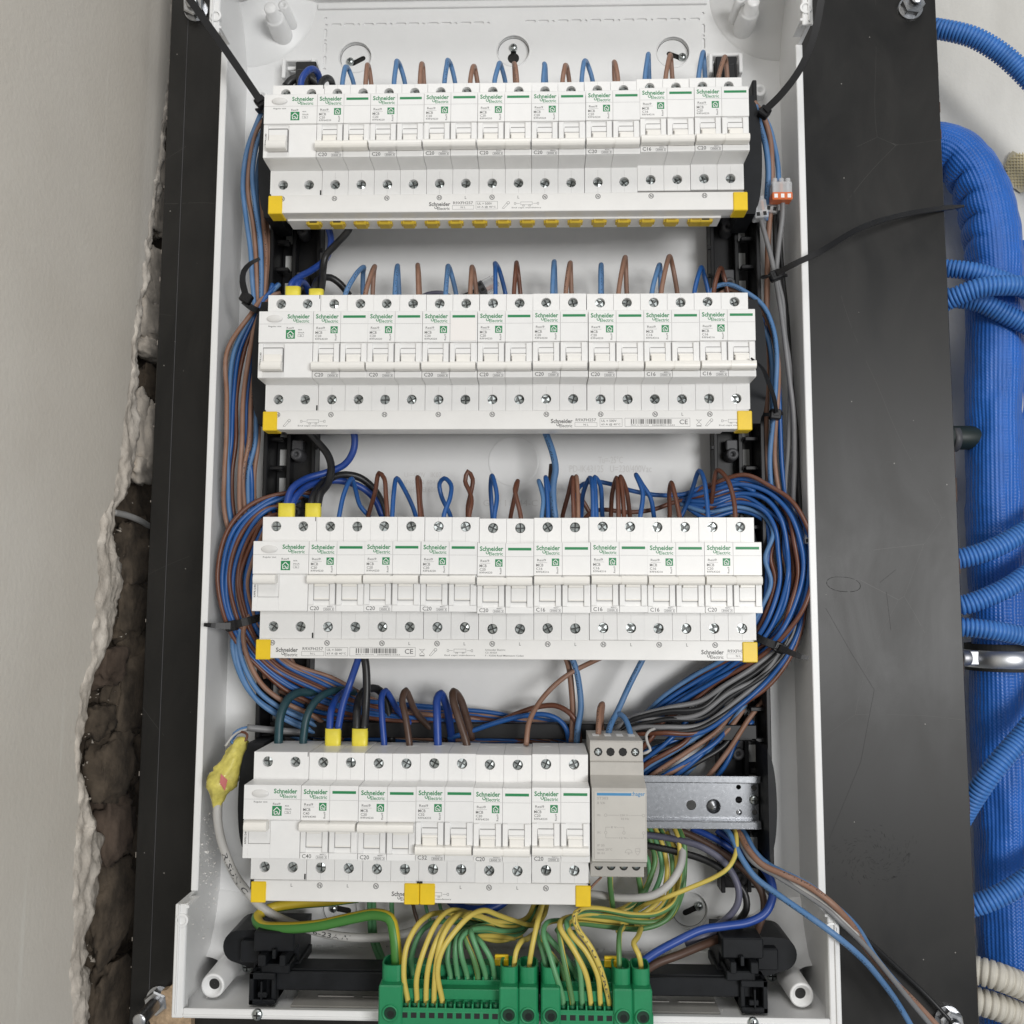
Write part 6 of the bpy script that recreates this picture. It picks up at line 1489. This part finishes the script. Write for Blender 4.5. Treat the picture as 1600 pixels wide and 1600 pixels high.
conduit("blue corrugated conduit slanting down, lowest of the crossing group", [(1450,462,158),(1492,466,148),(1530,472,140),(1568,490,136),(1606,508,134),(1660,540,134)], 8.0, 3.0, M_cond, G)
conduit("blue corrugated conduit rising right, beside the middle of the board", [(1460,880,130),(1504,872,124),(1540,862,120),(1574,846,118),(1606,828,118),(1660,796,118)], 8.0, 3.0, M_cond, G)
conduit("blue corrugated conduit rising right, just above the horizontal one", [(1460,948,130),(1506,945,122),(1540,934,118),(1574,918,116),(1608,896,116),(1660,862,116)], 7.8, 3.0, M_cond, G)
conduit("blue corrugated conduit running level just above the pipe clamp", [(1460,978,134),(1508,980,126),(1545,984,122),(1580,990,122),(1620,998,122),(1670,1008,122)], 7.6, 3.0, M_cond, G)
conduit("blue corrugated conduit rising steeply right of the lower board", [(1490,1300,140),(1514,1258,128),(1535,1226,120),(1562,1190,116),(1592,1156,116),(1640,1100,116)], 8.0, 3.0, M_cond, G)
conduit("blue corrugated conduit rising right, lowest of the blue ones", [(1480,1424,134),(1524,1414,124),(1552,1404,120),(1586,1386,118),(1616,1366,118),(1660,1340,118)], 8.0, 3.0, M_cond, G)
GB = "beige corrugated conduits at the lower right"
conduit("beige corrugated conduit, upper of two at the lower right", [(1480,1508,140),(1526,1516,128),(1560,1526,122),(1596,1540,122),(1650,1562,122)], 10.2, 4.6, M_bei, GB)
conduit("beige corrugated conduit, lower of two at the lower right", [(1480,1556,140),(1526,1564,132),(1560,1574,128),(1596,1588,128),(1650,1610,128)], 10.0, 4.6, M_bei, GB)
# woven blue sleeve
Ms = mat("woven_blue_sleeve", (0.020, 0.13, 0.50), 0.38, vary=0.2, scale=30)
nt = Ms.node_tree; b_ = nt.nodes["Principled BSDF"]
uv = nt.nodes.new("ShaderNodeUVMap"); sp = nt.nodes.new("ShaderNodeSeparateXYZ"); nt.links.new(uv.outputs["UV"], sp.inputs[0])
def mth(op, a, b=None):
    n = nt.nodes.new("ShaderNodeMath"); n.operation = op
    for i, x in enumerate((a, b)):
        if x is None: continue
        if isinstance(x, (int, float)): n.inputs[i].default_value = x
        else: nt.links.new(x, n.inputs[i])
    return n.outputs[0]
rib = mth('SINE', mth('MULTIPLY', sp.outputs["X"], 2*math.pi*44)); weft = mth('SINE', mth('MULTIPLY', sp.outputs["Y"], 2*math.pi/2.6))
hgt = mth('ADD', mth('MULTIPLY', rib, 1.0), mth('MULTIPLY', mth('MULTIPLY', rib, weft), .8))
bp = nt.nodes.new("ShaderNodeBump"); bp.inputs["Strength"].default_value = .36; bp.inputs["Distance"].default_value = .0007
nt.links.new(hgt, bp.inputs["Height"]); nt.links.new(bp.outputs["Normal"], b_.inputs["Normal"])
sl = spline([at(*q) for q in [(1400,240,185),(1450,232,180),(1486,240,174),(1520,272,166),(1542,330,162),(1552,410,162),(1553,520,163),(1553,640,164),(1555,780,164),(1558,900,164),(1562,1050,164),(1566,1200,164),(1570,1350,164),(1576,1500,164),(1582,1680,164)]], 1.5)
def sr(i, s_, a):
    r = 22.5
    bend = math.exp(-((s_-85)/62)**2)
    inner = max(0, math.sin(a))                       # towards the board: the inside of the bend
    w = noise.noise(Vector((s_*.045, math.cos(a)*.9, math.sin(a)*.9)))
    r += .8*w + 1.2*noise.noise(Vector((s_*.012, math.cos(a)*.7, 4)))
    fold = abs(math.sin(s_*.155 + .8*math.sin(a*2)))**.35
    r -= bend*(7.5*(1-fold))*(.08 + inner*1.25)
    r -= 2.6*max(0, noise.noise(Vector((s_*.028, math.cos(a)*1.6, math.sin(a)*1.6 + 11))))**1.2*(1-bend) + .9*abs(noise.noise(Vector((s_*.09, math.cos(a)*2.2, 31))))
    return r
mb = MB(); sweep(mb, sl, sr, 72); sv = mb.build("cable_sleeve", Ms, org=tuple(sl[-1])); tag(sv, "thick woven blue cable sleeve running down the wall right of the board", "sleeve")
fl = MB(); strap(fl, [p + Vector((23.2, -4.5, 0)) + Vector((.8*math.sin(i*.22), .5*math.sin(i*.4), 0)) for i, p in enumerate(sl) if i > 90], 3.2, 1.0, False, Vector((-.5, -1, 0))); fl.build("welded_seam", Ms, sv)
# pipe clamp round the sleeve
cc = sl[min(range(len(sl)), key=lambda i: abs(sl[i].z - at(1558, 1026, 164).z))]
ct = thing("pipe_clamp", "rubber lined zinc pipe clamp round the blue sleeve", "pipe clamp", tuple(cc))
mb = MB(); mb.lathe((cc.x, cc.y, cc.z), [(23.2, -10.5), (25.8, -10.5), (25.8, 11), (23.2, 11)], 48, axis=2, smooth=False); mb.build("rubber_lining", M_rubber, ct)
mb = MB(); mb.lathe((cc.x, cc.y, cc.z-1), [(25.9, -7), (27.2, -6.2), (27.6, 0), (27.2, 6.2), (25.9, 7)], 48, axis=2); mb.build("band", mat("bright_zinc", (.72, .73, .74), .42, 1.0), ct)
px_ = cc.x - 27
mb = MB(); mb.lathe((px_ - 6, cc.y - 12, cc.z), [(0.1, -4), (5.8, -4), (6.4, -2.5), (6.4, 2), (5.6, 3.4), (.1, 3.6)], 20, axis=0); mb.box(px_-8, px_+5, cc.y-14, cc.y-6, cc.z-6, cc.z+6, 1); mb.build("clamp_ear", mat("dull_zinc", (.5, .5, .52), .5, 1.0), ct)
# dark printed fitting and pale sheet glimpsed between board and sleeve
d = at(1503, 680, 150); t = thing("pipe_fitting", "dark green plastic pipe fitting half hidden between board and blue sleeve", "pipe fitting", tuple(d))
mb = MB(); mb.lathe((d.x-30, d.y+12, d.z), [(.1, 0), (10, 0), (10, 70), (.1, 70)], 24, axis=0); mb.build("body", mat("dark_green_fitting", (.012, .022, .02), .5), t)
mb = MB(); mb.lathe((d.x-4, d.y+12, d.z-1), [(10.2, 0), (10.8, .4), (10.8, 5), (10.2, 5.4)], 24, axis=0); mb.build("collar", M_grey_in, t)
# old cable glimpsed in the broken wall
W('wt', "old grey-green cable crossing the hole in the broken masonry", [onwall(176, 800, XW-6), onwall(200, 806, XW-5), onwall(222, 815, XW-6), onwall(240, 828, XW-12)], 2.6, name="cable", cat="cable")
